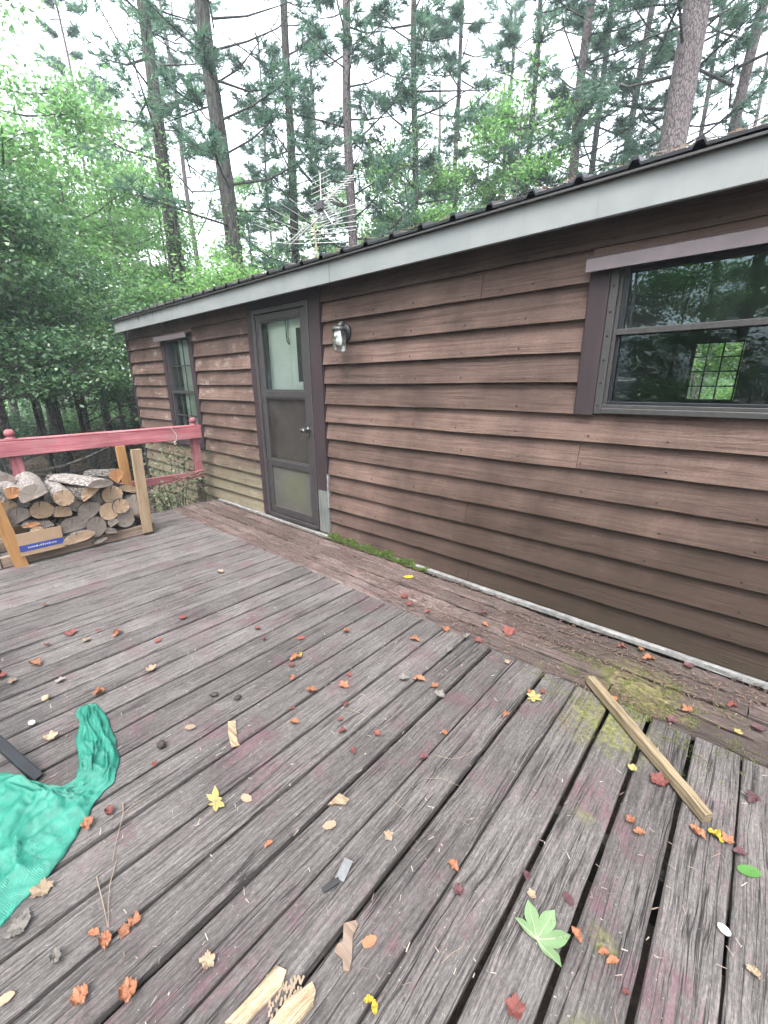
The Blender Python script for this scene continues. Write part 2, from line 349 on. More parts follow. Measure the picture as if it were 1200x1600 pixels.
deadleaf('leaf_gold', (.60, .42, .03), (.70, .55, .06), .2)
deadleaf('leaf_green', (.19, .33, .15), (.28, .42, .21), .25)
deadleaf('leaf_pale_vein', (.42, .50, .30), (.50, .58, .38), .1)
deadleaf('leaf_bright_green', (.10, .33, .06), (.17, .43, .10), .2)

def endgrain(name, a, b, c3):
    k = N(name); uv = k.uv(); r = k.rnd()
    ln = k.node('ShaderNodeVectorMath', {0: uv}, operation='LENGTH').outputs['Value']
    nz = k.noise(uv, 14, 5, .7)
    rg = k.math('SINE', k.math('ADD', k.math('MULTIPLY', ln, 420.0), k.math('MULTIPLY', nz, 7.0)))
    c = k.mix(k.math('MULTIPLY', k.math('ADD', rg, 1), .22), a, b)
    c = k.mix(k.sstep(k.noise(k.map(uv, (1, 1, 1), (3, 1, 0)), 22, 6, .75), .52, .7), c, c3)
    # radial drying cracks
    ang = k.node('ShaderNodeTexGradient', {'Vector': uv}, gradient_type='RADIAL').outputs['Fac']
    ck = k.noise(k.node('ShaderNodeCombineXYZ', {0: k.math('MULTIPLY', ang, 26.0), 1: k.math('MULTIPLY', ln, 3.0), 2: r}).outputs[0], 1.0, 3, .6)
    c = k.mix(k.math('MULTIPLY', k.sstep(ck, .64, .70), .8), c, (.03, .022, .018))
    c = k.mix(1, c, k.ramp(r, [(0, .75), (1, 1.15)]), 'MULTIPLY')
    M[name] = k.done(c, .9, k.bump(k.math('ADD', rg, k.math('MULTIPLY', nz, 2)), .25, .003))
endgrain('end_tan', (.62, .44, .29), (.44, .29, .18), (.24, .165, .115))
endgrain('end_grey', (.34, .285, .245), (.24, .195, .165), (.10, .08, .07))
endgrain('end_orange', (.50, .24, .10), (.42, .20, .09), (.30, .15, .09))

# ------------------------------------------------------------------ mesh helpers
class MB:
    def __init__(s): s.v = []; s.f = []; s.uv = []; s.mi = []; s.rn = []
    def add(s, v, f, uv=None, mi=0, rnd=None):
        o = len(s.v); rr = random.random() if rnd is None else rnd
        s.v += [tuple(p) for p in v]; s.rn += [rr]*len(v)
        for i, q in enumerate(f):
            s.f.append([o+j for j in q]); s.mi.append(mi if isinstance(mi, int) else mi[i])
            s.uv.append(uv[i] if uv else [(v[j][0]+rr*7, v[j][1]+v[j][2]) for j in q])
    def plank(s, L, Wd, T, mat=None, nseg=1, bev=.003, jit=0.0, mi=0, endjit=0.0, rnd=None, wear=0.0):
        """length along x (0..L), width y (0..Wd), thickness z (-T..0 from the top)"""
        b = bev; rr = random.random() if rnd is None else rnd
        prof = [(b, 0), (Wd-b, 0), (Wd, -b), (Wd, -T+b), (Wd-b, -T), (b, -T), (0, -T+b), (0, -b)]
        if wear: prof = [(b, 0), (Wd*.3, .0), (Wd*.7, 0), (Wd-b, 0)] + prof[2:]
        per = [0]
        for a, c in zip(prof, prof[1:] + prof[:1]): per.append(per[-1]+math.hypot(a[0]-c[0], a[1]-c[1]))
        n = len(prof); vs = []; fs = []; uvs = []; ou, ov = rr*31.7, rr*17.3
        sd = rr*100
        for i in range(nseg+1):
            x = L*i/nseg
            ej = 0
            for j, (y, z) in enumerate(prof):
                xx = x + (endjit*mnoise.noise((sd+y*60, i*9.1, 3)) if i in (0, nseg) else 0)
                jy = jit*mnoise.noise((x*2.3+sd, j*.4, 1)) + jit*.8*mnoise.noise((x*14+sd, j*3.1, 6))
                jz = jit*.8*mnoise.noise((x*1.7+sd, j*.15, 8)) + wear*mnoise.noise((x*9+sd, j*2.7, 4))
                vs.append((xx, y+jy, z+jz))
        for i in range(nseg):
            for j in range(n):
                k2 = (j+1) % n
                fs.append((i*n+j, (i+1)*n+j, (i+1)*n+k2, i*n+k2))
                u0, u1 = L*i/nseg+ou, L*(i+1)/nseg+ou
                uvs.append([(u0, per[j]+ov), (u1, per[j]+ov), (u1, per[j+1]+ov), (u0, per[j+1]+ov)])
        fs.append(tuple(range(n))); uvs.append([(p[0]*.4+ou, p[1]*.8+ov) for p in prof])
        fs.append(tuple(reversed([nseg*n+j for j in range(n)]))); uvs.append([(p[0]*.4+ou, p[1]*.8+ov) for p in reversed(prof)])
        fs = [tuple(reversed(f)) for f in fs]; uvs = [list(reversed(u)) for u in uvs]
        if mat is not None: vs = [tuple(mat @ Vector(p)) for p in vs]
        s.add(vs, fs, uvs, mi, rr)
    def bar(s, a, b, wd, th, up=(0, 0, 1), **kw):
        """plank whose centre line runs from a to b"""
        a, b = Vector(a), Vector(b); x = (b-a); L = x.length; x.normalize()
        z = Vector(up); z = (z-x*z.dot(x)); z.normalize(); y = z.cross(x)
        o = a - y*wd/2 + z*th/2
        m = Matrix(((x.x, y.x, z.x, o.x), (x.y, y.y, z.y, o.y), (x.z, y.z, z.z, o.z), (0, 0, 0, 1)))
        s.plank(L, wd, th, m, **kw)
    def box(s, x0, x1, y0, y1, z0, z1, **kw):
        """axis box; grain along its longest side"""
        d = (x1-x0, y1-y0, z1-z0); c = ((x0+x1)/2, (y0+y1)/2, (z0+z1)/2)
        if d[0] >= d[1] and d[0] >= d[2]: s.bar((x0, c[1], c[2]), (x1, c[1], c[2]), d[1], d[2], **kw)
        elif d[1] >= d[2]: s.bar((c[0], y0, c[2]), (c[0], y1, c[2]), d[0], d[2], **kw)
        else: s.bar((c[0], c[1], z0), (c[0], c[1], z1), d[0], d[1], up=(0, 1, 0), **kw)
    def tube(s, pts, rad, n=8, mi=0, cap=True, jit=0.0):
        pts = [Vector(p) for p in pts]; vs = []; fs = []; uvs = []; sd = random.random()*50; rr = random.random()
        if not hasattr(rad, '__len__'): rad = [rad]*len(pts)
        ref = Vector((0, 0, 1)); L = 0; Ls = [0]
        for a, b in zip(pts, pts[1:]): L += (b-a).length; Ls.append(L)
        d0 = (pts[1]-pts[0]).normalized()
        if abs(d0.z) > .9: ref = Vector((1, 0, 0))
        u = d0.cross(ref).normalized()
        for i, p in enumerate(pts):
            d = (pts[min(i+1, len(pts)-1)]-pts[max(i-1, 0)]).normalized()
            u = (u-d*u.dot(d)).normalized(); w_ = d.cross(u)
            for j in range(n):
                t = 2*math.pi*j/n
                r = rad[i]*(1+jit*mnoise.noise((math.cos(t)*1.5+sd, math.sin(t)*1.5, Ls[i]*2.2+sd)))
                vs.append(p+(u*math.cos(t)+w_*math.sin(t))*r)
        for i in range(len(pts)-1):
            for j in range(n):
                k2 = (j+1) % n; fs.append((i*n+j, i*n+k2, (i+1)*n+k2, (i+1)*n+j))
                uvs.append([(Ls[i]+rr*9, j/n), (Ls[i]+rr*9, (j+1)/n), (Ls[i+1]+rr*9, (j+1)/n), (Ls[i+1]+rr*9, j/n)])
        if cap:
            fs.append(tuple(reversed(range(n)))); uvs.append([(0, 0)]*n)
            fs.append(tuple((len(pts)-1)*n+j for j in range(n))); uvs.append([(0, 0)]*n)
        s.add(vs, fs, uvs, mi, rr)
    def lathe(s, prof, n=20, c=(0, 0, 0), mi=0):
        vs = []; fs = []
        for r, z in prof:
            for j in range(n):
                t = 2*math.pi*j/n; vs.append((c[0]+r*math.cos(t), c[1]+r*math.sin(t), c[2]+z))
        for i in range(len(prof)-1):
            for j in range(n):
                k2 = (j+1) % n; fs.append((i*n+j, i*n+k2, (i+1)*n+k2, (i+1)*n+j))
        s.add(vs, fs, None, mi)
    def quad(s, a, b, c, d, mi=0): s.add([a, b, c, d], [(0, 1, 2, 3)], None, mi)
    def build(s, name, mats, parent=None, smooth=False):
        me = bpy.data.meshes.new(name); me.from_pydata(s.v, [], s.f)
        uvl = me.uv_layers.new(name='UVMap'); flat = []
        for q in s.uv:
            for u in q: flat += [u[0], u[1]]
        uvl.data.foreach_set('uv', flat)
        at = me.attributes.new('rnd', 'FLOAT', 'POINT'); at.data.foreach_set('value', s.rn)
        for m in (mats if isinstance(mats, (list, tuple)) else [mats]): me.materials.append(M[m] if m in M else k.m)
        me.polygons.foreach_set('material_index', s.mi)
        if smooth: me.polygons.foreach_set('use_smooth', [True]*len(me.polygons))
        me.update(); o = bpy.data.objects.new(name, me); COL.objects.link(o)
        if parent: o.parent = parent
        return o
def tag(o, label=None, cat=None, group=None, kind=None):
    if label: o['label'] = label
    if cat: o['category'] = cat
    if group: o['group'] = group
    if kind: o['kind'] = kind
    return o
def thing(name, label, cat, loc=(0, 0, 0), group=None):
    o = bpy.data.objects.new(name, None); COL.objects.link(o); o.location = loc; o.empty_display_size = .1
    return tag(o, label, cat, group)
def local(mb, root):          # meshes built in world coordinates, parented to an Empty that stands elsewhere
    l = root.location; mb.v = [(p[0]-l.x, p[1]-l.y, p[2]-l.z) for p in mb.v]; return mb

# ================================================================== SETTING: ground
def ground():
    n = 90; vs = []; fs = []
    for i in range(n+1):
        for j in range(n+1):
            a = (i/n*2-1); b = (j/n*2-1)
            x = math.copysign(abs(a)**2.2, a)*90-4; y = math.copysign(abs(b)**2.2, b)*90
            z = -.80 + .10*mnoise.noise((x*.35, y*.35, 1)) + .35*mnoise.noise((x*.06, y*.06, 5))*min(1, max(0, (math.hypot(x+3, y)-8)/15))
            vs.append((x, y, z))
    for i in range(n):
        for j in range(n): q = i*(n+1)+j; fs.append((q, q+n+1, q+n+2, q+1))
    mb = MB(); mb.add(vs, fs); tag(mb.build('ground', 'forest_floor', smooth=True), kind='structure')
ground()
def gz(x, y): return -.80 + .10*mnoise.noise((x*.35, y*.35, 1)) + .35*mnoise.noise((x*.06, y*.06, 5))*min(1, max(0, (math.hypot(x+3, y)-8)/15))

# ================================================================== HOUSE
HX0, HX1, HD = -7.33, 3.6, 7.0
house = thing('brown_cabin', 'single storey cabin with brown lap siding and grey fascia beside the deck', 'house', (-2, 0, -.8))
Z = [-.62, -.46, -.30, -.14, .024, .170, .304, .462, .625, .784, .946, 1.10, 1.251, 1.418, 1.576, 1.740, 1.911, 2.061, 2.235]
OPEN = [(-6.14, -5.27, .63, 2.02), (-4.02, -2.915, .0, 2.235), (-.80, 1.32, 1.255, 2.03)]     # window, door, window: trim to trim
# siding
mb = MB()
for i in range(len(Z)-1):
    z0, z1 = Z[i], Z[i+1]+.012
    segs = [(HX0, HX1)]
    for (a, b, zb, zt) in OPEN:
        if zb-.03 < (z0*.7+z1*.3) and (z0+z1)/2 < zt:
            ns = []
            for (p, q) in segs:
                if b <= p or a >= q: ns.append((p, q)); continue
                if a-p > .02: ns.append((p, a-.002))
                if q-b > .02: ns.append((b+.002, q))
            segs = ns
    rr = random.random(); ns = []
    for (p, q) in segs:
        j = -3.0+3.6*random.random() if i % 3 == 1 else (-7+2.5*random.random() if i % 4 == 2 else 99)
        if i % 3 == 1 and -1.0 < j: j = -1.0-j
        if p+.3 < j < q-.3: ns += [(p, j-.0015), (j+.0015, q)]
        else: ns.append((p, q))
    segs = ns
    for (p, q) in segs:
        rb = rr if random.random() < .5 else random.random()
        nseg = max(2, int((q-p)/.12)); vs = []; fs = []; uvs = []
        yb, yt, th = -.042, -.010, .026
        sd = i*3.7
        for s_ in range(nseg+1):
            x = p+(q-p)*s_/nseg
            dz = .0055*mnoise.noise((x*1.3, sd, 0)) + .0018*mnoise.noise((x*9, sd, 0)); dy = .009*mnoise.noise((x*1.1, sd, 4))
            vs += [(x, yb+dy, z0+dz), (x, (yb+yt)/2+dy*.5, (z0+z1)/2), (x, yt, z1), (x, yb+th+dy, z0+dz+.001)]
        for s_ in range(nseg):
            o = s_*4; u0 = p+(q-p)*s_/nseg+rb*23; u1 = p+(q-p)*(s_+1)/nseg+rb*23; h = z1-z0; ov = rb*5+i*.37
            for (a, b, v0, v1) in ((0, 1, 0, h/2), (1, 2, h/2, h), (3, 0, -.02, 0)):
                fs.append((o+a, o+4+a, o+4+b, o+b)); uvs.append([(u0, v0+ov), (u1, v0+ov), (u1, v1+ov), (u0, v1+ov)])
        fs += [(0, 1, 2, 3), tuple(nseg*4+t for t in (3, 2, 1, 0))]; uvs += [[(ov, u0), (ov+.1, u0), (ov+.1, u0), (ov, u0)]]*2
        mb.add(vs, fs, uvs, 0, rb)
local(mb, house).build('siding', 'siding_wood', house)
nails = []; rgn = random.Random(12)
for i in range(4, len(Z)-1):
    x = HX0+.12
    while x < 1.4:
        xx = x+rgn.uniform(-.03, .03); zz = Z[i]+.030+rgn.uniform(-.006, .006); x += .405
        if not any(a-.02 < xx < b+.02 and zb-.05 < zz < zt+.02 for a, b, zb, zt in OPEN): nails.append(Vector((xx, -.0385+.009*mnoise.noise((xx*1.1, i*3.7, 4)), zz)))
nails.sort(key=lambda p: (p-CAM).length)
nb_ = MB(); nb_.lathe([(0, .0035), (.0042, .003), (.005, 0), (.005, -.004)], 8); nb_.v = [(x, -z, y) for x, y, z in nb_.v]
no = nb_.build('nail_head', 'nail_rust', house)
for j, p in enumerate(nails[:100]):
    o = no if j == 0 else no.copy()
    if j: COL.objects.link(o)
    o.parent = house; o.location = p-house.location
base = list(nb_.v); nb2 = MB()
for p in nails[100:]: nb2.add([(v[0]+p.x, v[1]+p.y, v[2]+p.z) for v in base], nb_.f)
tag(local(nb2, house).build('nail_head', 'nail_rust', house), kind='stuff')
# corner board at the far end, end wall
mb = MB(); mb.box(HX0-.05, HX0, -.05, .02, -.75, 2.2, bev=.004); local(mb, house).build('corner_board', 'trim_wood', house)
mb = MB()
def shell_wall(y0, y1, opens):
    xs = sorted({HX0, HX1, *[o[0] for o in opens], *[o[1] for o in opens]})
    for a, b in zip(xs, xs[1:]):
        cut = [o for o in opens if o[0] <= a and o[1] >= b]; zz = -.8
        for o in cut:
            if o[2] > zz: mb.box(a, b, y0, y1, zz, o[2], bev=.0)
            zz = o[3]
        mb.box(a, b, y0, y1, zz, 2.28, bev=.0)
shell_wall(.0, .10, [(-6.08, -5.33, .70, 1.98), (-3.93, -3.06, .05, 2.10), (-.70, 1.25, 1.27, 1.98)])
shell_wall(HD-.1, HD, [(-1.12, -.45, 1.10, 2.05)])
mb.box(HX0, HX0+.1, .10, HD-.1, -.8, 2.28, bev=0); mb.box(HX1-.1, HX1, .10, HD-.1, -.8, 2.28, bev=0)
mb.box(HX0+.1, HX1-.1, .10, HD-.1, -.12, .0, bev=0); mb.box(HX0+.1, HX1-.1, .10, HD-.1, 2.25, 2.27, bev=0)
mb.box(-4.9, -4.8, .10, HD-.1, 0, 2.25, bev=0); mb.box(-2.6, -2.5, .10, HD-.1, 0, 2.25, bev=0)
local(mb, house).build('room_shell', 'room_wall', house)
# far window one sees right through the house
mb = MB()
for x in (-1.12, -.93, -.72, -.47): mb.box(x-.012, x+.012, HD-.07, HD-.04, 1.10, 2.05, bev=0)
for z in (1.10, 1.33, 1.575, 1.81, 2.04): mb.box(-1.12, -.45, HD-.065, HD-.045, z-.011, z+.011, bev=0)
mb2 = MB(); mb2.quad((-1.12, HD-.05, 1.10), (-.45, HD-.05, 1.10), (-.45, HD-.05, 2.05), (-1.12, HD-.05, 2.05)); local(mb2, house).build('far_pane', 'glass_far', house)
far_w = local(mb, house).build('window_frame', 'dark_metal', house)
# roof: ribbed metal, gable with the ridge half way
mb = MB(); EY, EZ, RZ = -.215, 2.315, 3.25
RX0, RX1 = -7.29, 3.9
xs = []; x = RX0
ribx = [-.393 + .2287*kk for kk in range(-34, 20)]
pts = [(RX0, 0)]
for rx in ribx:
    if rx-.03 < RX0 or rx+.03 > RX1: continue
    pts += [(rx-.024, 0), (rx-.011, .024), (rx+.011, .024), (rx+.024, 0)]
pts.append((RX1, 0))
for (ya, za, yb, zb) in ((EY, EZ, HD/2, RZ), (HD/2, RZ, HD+.215, EZ)):
    vs = []; fs = []; n = len(pts)
    for (y, z) in ((ya, za), (yb, zb)):
        for (x, h) in pts: vs.append((x, y, z+h+.012*mnoise.noise((x*.5, y, 0))*0))
    for i in range(n-1): fs.append((i, i+1, n+i+1, n+i))
    o = len(vs); vs += [(p[0], p[1], p[2]-.012) for p in vs[:]]
    for i in range(n-1): fs += [(o+i, o+n+i, o+n+i+1, o+i+1), (i, o+i, o+i+1, i+1)]
    mb.add(vs, fs)
roof = local(mb, house).build('roof', 'roof_metal', house)
mb = MB()
mb.bar((RX0+.02, EY+.035, 2.222), (RX1, EY+.035, 2.222), .025, .158, nseg=40, bev=.003, jit=.002)
local(mb, house).build('fascia', 'fascia_paint', house)
mb = MB(); mb.bar((RX0+.02, EY+.022, 2.288), (RX1, EY+.022, 2.288), .045, .012, bev=.002); local(mb, house).build('drip_edge', 'alu_beige', house)
mb = MB(); mb.box(RX0+.05, RX1, EY+.05, .0, 2.225, 2.235, bev=0); local(mb, house).build('soffit', 'trim_wood', house)
# gable triangle of the far end
for x in (HX0+.03, HX1-.03):
    mb = MB(); mb.add([(x, 0, 2.2), (x, HD, 2.2), (x, HD/2, RZ-.06), (x-.03, 0, 2.2), (x-.03, HD, 2.2), (x-.03, HD/2, RZ-.06)], [(0, 1, 2), (5, 4, 3), (0, 2, 5, 3), (2, 1, 4, 5)])
    local(mb, house).build('gable', 'siding_wood', house)

rgn = random.Random(4); nm_ = MB()
for i in range(420):
    x = rgn.uniform(-7.2, .5); y = EY+.005+abs(rgn.gauss(0, .09)); z = EZ+(RZ-EZ)*(y-EY)/(HD/2-EY)+.006+rgn.random()*.018; a_ = rgn.uniform(0, 6.28); L = rgn.uniform(.04, .12)
    if y > .4: continue
    nm_.tube([(x, y, z), (x+L*math.cos(a_), y+L*.35*math.sin(a_)-.01, z+rgn.uniform(-.01, .012))], .0016, 3, cap=False)
tag(nm_.build('roof_needles', 'twig'), 'brown pine needles caught along the metal roof edge', 'pine needles', kind='stuff')
# ---- window on the right (only its left part is in the picture)
def hood(root, x0, x1, z, out=.075, name='drip_cap'):
    mb = MB(); vs = []
    for x in (x0, x1): vs += [(x, -.030, z+.035), (x, -out, z+.012), (x, -out, z-.045), (x, -out+.012, z-.045), (x, -out+.012, z+.002), (x, -.030, z+.022)]
    fs = [(i, 6+i, 6+(i+1) % 6, (i+1) % 6) for i in range(6)] + [(0, 1, 2, 3, 4, 5), (11, 10, 9, 8, 7, 6)]
    mb.add(vs, [tuple(reversed(f)) for f in fs]); return local(mb, house).build(name, 'trim_metal', root)
simple('trim_metal', (.20, .165, .18), .45, .1, .2, 12)
for xa, xb in ((-.80, -.702), (1.25, 1.33)):
    mb = MB(); mb.box(xa, xb, -.052, -.004, 1.248, 1.985, bev=.004, nseg=8, jit=.002); local(mb, house).build('window_trim', 'trim_wood', house)
hood(house, -.81, 1.34, 1.99, .10)
for xa, xb in ((-.80, 1.32), (-6.14, -5.27)):
    mb = MB(); mb.box(xa, xb, -.032, -.004, 2.0, 2.062, bev=.003, nseg=10, jit=.002); local(mb, house).build('head_board', 'siding_wood', house)
mb = MB()
mb.box(-.70, -.662, -.046, .02, 1.256, 1.98, bev=.002); mb.box(1.21, 1.25, -.046, .02, 1.256, 1.98, bev=.002)
mb.box(-.662, 1.21, -.05, .02, 1.256, 1.285, bev=.003); mb.box(-.662, 1.21, -.036, .02, 1.285, 1.303, bev=.002)
mb.box(-.662, 1.21, -.035, .02, 1.955, 1.98, bev=.002)
wf = local(mb, house).build('window_frame', 'alu_beige', house)
mb = MB()
mb.box(-.645, 1.2, -.030, -.010, 1.645, 1.675, bev=.003)
mb.box(-.662, -.645, -.030, .0, 1.303, 1.955, bev=.002)
local(mb, house).build('meeting_rail', 'alu_beige', wf)
mb = MB()
mb.box(-.645, -.618, -.022, .0, 1.676, 1.955, bev=.002); mb.box(-.602, -.590, -.006, .01, 1.676, 1.955, bev=.002)
mb.box(-.645, 1.2, -.018, .0, 1.303, 1.318, bev=.002); mb.box(-.645, -.628, -.014, .0, 1.318, 1.645, bev=.002)
mb.box(-.618, 1.2, -.020, .0, 1.93, 1.955, bev=.002)
local(mb, house).build('sash', 'dark_metal', wf)
mb = MB(); mb.quad((-0.64, -0.004, 1.676), (1.2, -0.004, 1.676), (1.2, -0.004, 1.95), (-0.64, -0.004, 1.95)); local(mb, house).build('upper_pane', 'glass_upper', wf)
mb = MB(); mb.quad((-0.64, 0.006, 1.31), (1.2, 0.006, 1.31), (1.2, 0.006, 1.65), (-0.64, 0.006, 1.65)); local(mb, house).build('lower_pane', 'glass_lower', wf)
for i in range(6):
    z = 1.30+i*.115; c = (-.682, -.048, z); mb = MB()
    mb.tube([c, (c[0], c[1]-.004, c[2])], [.006, .004], 8)
    local(mb, house).build('screw_head', 'trim_wood', wf)

# ---- far window
for q in ((-6.14, -6.04, -.052, .63, 2.0), (-5.36, -5.27, -.052, .63, 2.0), (-6.04, -5.36, -.045, .63, .70)):
    mb = MB(); mb.box(q[0], q[1], q[2], -.004, q[3], q[4], bev=.004); local(mb, house).build('window_trim', 'trim_wood', house)
hood(house, -6.17, -5.25, 2.0, .12)
mb = MB()
for x in (-6.03, -5.37): mb.box(x-.018, x+.018, -.035, .02, .70, 1.98, bev=.002)
mb.box(-6.012, -5.388, -.035, .02, .70, .73, bev=.002); mb.box(-6.012, -5.388, -.035, .02, 1.95, 1.98, bev=.002)
wf2 = local(mb, house).build('window_frame', 'bronze_metal', house)
mb = MB(); mb.box(-6.012, -5.388, -.026, .0, 1.31, 1.345, bev=.003); local(mb, house).build('meeting_rail', 'alu_beige', wf2)
mb = MB()
for x in (-5.81, -5.60): mb.box(x-.008, x+.008, -.012, -.004, .73, 1.95, bev=0)
for z in (1.03, 1.65): mb.box(-6.012, -5.388, -.0115, -.0045, z-.008, z+.008, bev=0)
local(mb, house).build('muntin', 'alu_beige', wf2)
mb = MB(); mb.quad((-6.012, 0.002, 1.345), (-5.388, 0.002, 1.345), (-5.388, 0.002, 1.95), (-6.012, 0.002, 1.95)); local(mb, house).build('upper_pane', 'glass_door', wf2)
mb = MB(); mb.quad((-6.012, 0.007, 0.73), (-5.388, 0.007, 0.73), (-5.388, 0.007, 1.345), (-6.012, 0.007, 1.345)); local(mb, house).build('lower_pane', 'glass_lower', wf2)
mb = MB()        # pleated curtain drawn over the right half
vs = []; fs = []; n = 60
for i in range(n+1):
    x = -5.83+.50*i/n; y = .05+.012*math.sin(i*1.1)
    vs += [(x, y, .74), (x, y, 1.96)]
for i in range(n): fs.append((i*2, i*2+2, i*2+3, i*2+1))
mb.add(vs, fs); local(mb, house).build('curtain', 'curtain', wf2, True)

# ---- storm door
mb = MB()
mb.box(-4.02, -3.925, -.055, -.004, .04, 2.235, bev=.004, nseg=10, jit=.002); mb.box(-3.06, -2.92, -.055, -.004, .46, 2.235, bev=.004, nseg=10, jit=.002)
mb.box(-3.925, -3.06, -.050, -.004, 2.105, 2.235, bev=.004)
dt = local(mb, house).build('door_trim', 'trim_wood', house)
mb = MB(); mb.box(-3.058, -2.922, -.053, -.004, .04, .458, bev=.004, nseg=6, jit=.003); local(mb, house).build('bare_trim_end', 'bare_trim', dt)
mb = MB(); mb.box(-2.919, -2.908, -.056, -.02, .30, .62, bev=.002, nseg=12, jit=.006); local(mb, house).build('caulk_line', 'white_cement', dt)
mb = MB()
mb.box(-3.922, -3.880, -.062, .02, .05, 2.10, bev=.003); mb.box(-3.105, -3.063, -.062, .02, .05, 2.10, bev=.003)
mb.box(-3.880, -3.105, -.060, .02, 2.06, 2.10, bev=.003); mb.box(-3.880, -3.105, -.06, .02, .035, .075, bev=.003)
dfm = local(mb, house).build('door_frame', 'bronze_metal', house)
door = None
mb = MB()
mb.box(-3.874, -3.806, -.050, -.015, .085, 2.05, bev=.004); mb.box(-3.180, -3.112, -.050, -.015, .085, 2.05, bev=.004)
mb.box(-3.806, -3.180, -.049, -.015, 1.99, 2.05, bev=.003); mb.box(-3.806, -3.180, -.049, -.015, 1.295, 1.355, bev=.003)
mb.box(-3.806, -3.180, -.049, -.015, .60, .665, bev=.003); mb.box(-3.806, -3.180, -.049, -.015, .085, .16, bev=.003)
door = local(mb, house).build('door', 'bronze_metal', house)
mb = MB(); mb.quad((-3.806, -0.028, 1.355), (-3.18, -0.028, 1.355), (-3.18, -0.028, 1.99), (-3.806, -0.028, 1.99)); local(mb, house).build('door_glass', 'glass_door', door)
for q in [(-3.806, -3.18, z, z+.015) for z in (1.355, 1.975, .665, 1.28)]+[(x, x+.015, 1.37, 1.975) for x in (-3.806, -3.195)]:
    mb = MB(); mb.box(q[0], q[1], -.045, -.031, q[2], q[3], bev=.002); local(mb, house).build('glazing_bead', 'alu_beige', door)
mb = MB(); mb.quad((-3.806, -0.027, 0.665), (-3.18, -0.027, 0.665), (-3.18, -0.027, 1.295), (-3.806, -0.027, 1.295)); local(mb, house).build('screen', 'screen_mesh', door)
mb = MB(); mb.box(-3.806, -3.180, -.034, -.028, .16, .60, bev=0); mb.box(-3.79, -3.20, -.046, -.036, .118, .135, bev=.002)
local(mb, house).build('kick_plate', 'kick_metal', door)
mb = MB(); mb.lathe([(.0, 0), (.03, 0), (.03, .012), (.012, .02), (.012, .05), (.022, .055), (.026, .07), (.02, .085), (0, .088)], 16)
mb.v = [(x-3.150, -.050-z, y+1.012) for x, y, z in mb.v]
mb.box(-3.165, -3.135, -.062, -.050, .955, 1.07, bev=.003); mb.box(-3.20, -3.15, -.082, -.068, .985, 1.0, bev=.004)
local(mb, house).build('handle', 'chrome', door)
for z in (.66, 1.29, 1.90):
    mb = MB(); mb.tube([(-3.865, -.058, z), (-3.865, -.058, z-.055)], .008, 8); local(mb, house).build('hinge', 'alu_beige', door)
# the pale inner door seen through the glass
mb = MB(); mb.box(-3.90, -3.08, .045, .085, .05, 2.09, bev=0); inner = local(mb, house).build('inner_door', 'door_paint', house)
for q in ((-3.36, -3.255, 1.44, 1.91), (-3.90, -3.815, .3, 2.05)):  # right: dark pane; left: dark reflection in the glass, painted as a strip
    mb = MB(); mb.box(q[0], q[1], .036, .044, q[2], q[3], bev=0); local(mb, house).build('pane_and_reflection', 'dark_metal', inner)
mb = MB(); mb.box(-3.36, -3.245, .026, .033, 1.395, 1.435, bev=0); local(mb, house).build('sticker', 'white_paper', inner)
mb = MB(); mb.tube([(-3.50, .036, 1.99), (-3.50, .03, 1.86), (-3.49, .03, 1.80), (-3.46, .03, 1.775)], .005, 6); mb.tube([(-3.47, .036, 1.99), (-3.475, .03, 1.84), (-3.46, .03, 1.79)], .004, 6)
local(mb, house).build('pull_cord', 'bronze_metal', inner)

# white weathered strip at the foot of the wall
mb = MB(); mb.bar((-5.05, -.050, .004), (3.5, -.050, .004), .040, .030, nseg=90, bev=.004, jit=.006, wear=.003)
tag(mb.build('sill_strip', 'white_cement'), 'pale grey weathered strip along the foot of the brown siding', 'trim strip')

# ---- jar lamp beside the door
lp = thing('porch_lamp', 'jar shaped glass porch lamp on a dark bracket right of the door', 'lamp', (-2.62, -.03, 1.80))
bx = WY(541, 520, -.03)
mb = MB(); mb.lathe([(0, 0), (.056, 0), (.058, .012), (.045, .022), (.02, .03), (0, .03)], 20)
mb.v = [(bx.x+x, -.030-z, bx.z+y*1.25) for x, y, z in mb.v]; local(mb, lp).build('wall_plate', 'dark_metal', lp, True)
jx = WY(530, 532, -.16); jt = WY(529, 514, -.16)
mb = MB(); mb.tube([(bx.x, -.05, bx.z), (bx.x-.01, -.10, bx.z+.03), (jx.x+.01, -.14, jt.z+.035), (jx.x, -.16, jt.z+.012)], [.022, .02, .02, .024], 12)
local(mb, lp).build('bracket_arm', 'alu_beige', lp, True)
mb = MB(); mb.lathe([(0, .02), (.03, .018), (.050, .008), (.054, -.014), (.046, -.016), (0, -.014)], 24, (jx.x, -.16, jt.z)); local(mb, lp).build('cap', 'alu_beige', lp, True)
mb = MB(); h = jt.z-WY(530, 551, -.16).z
prof = [(.044, -.012), (.043, -.03), (.051, -.045)]
for i in range(9): prof.append((.052+(.0015 if i % 2 else 0), -.055-(h-.09)*i/9))
prof += [(.047, -h+.02), (.034, -h+.006), (.012, -h), (0.0, -h)]
mb.lathe(prof, 24, (jx.x, -.16, jt.z)); local(mb, lp).build('glass_jar', 'jar_glass', lp, True)
mb = MB(); mb.lathe([(0, -.015), (.014, -.02), (.014, -.045), (.026, -.07), (.028, -.09), (.018, -.112), (0, -.118)], 16, (jx.x, -.16, jt.z)); local(mb, lp).build('bulb', 'bulb_white', lp, True)

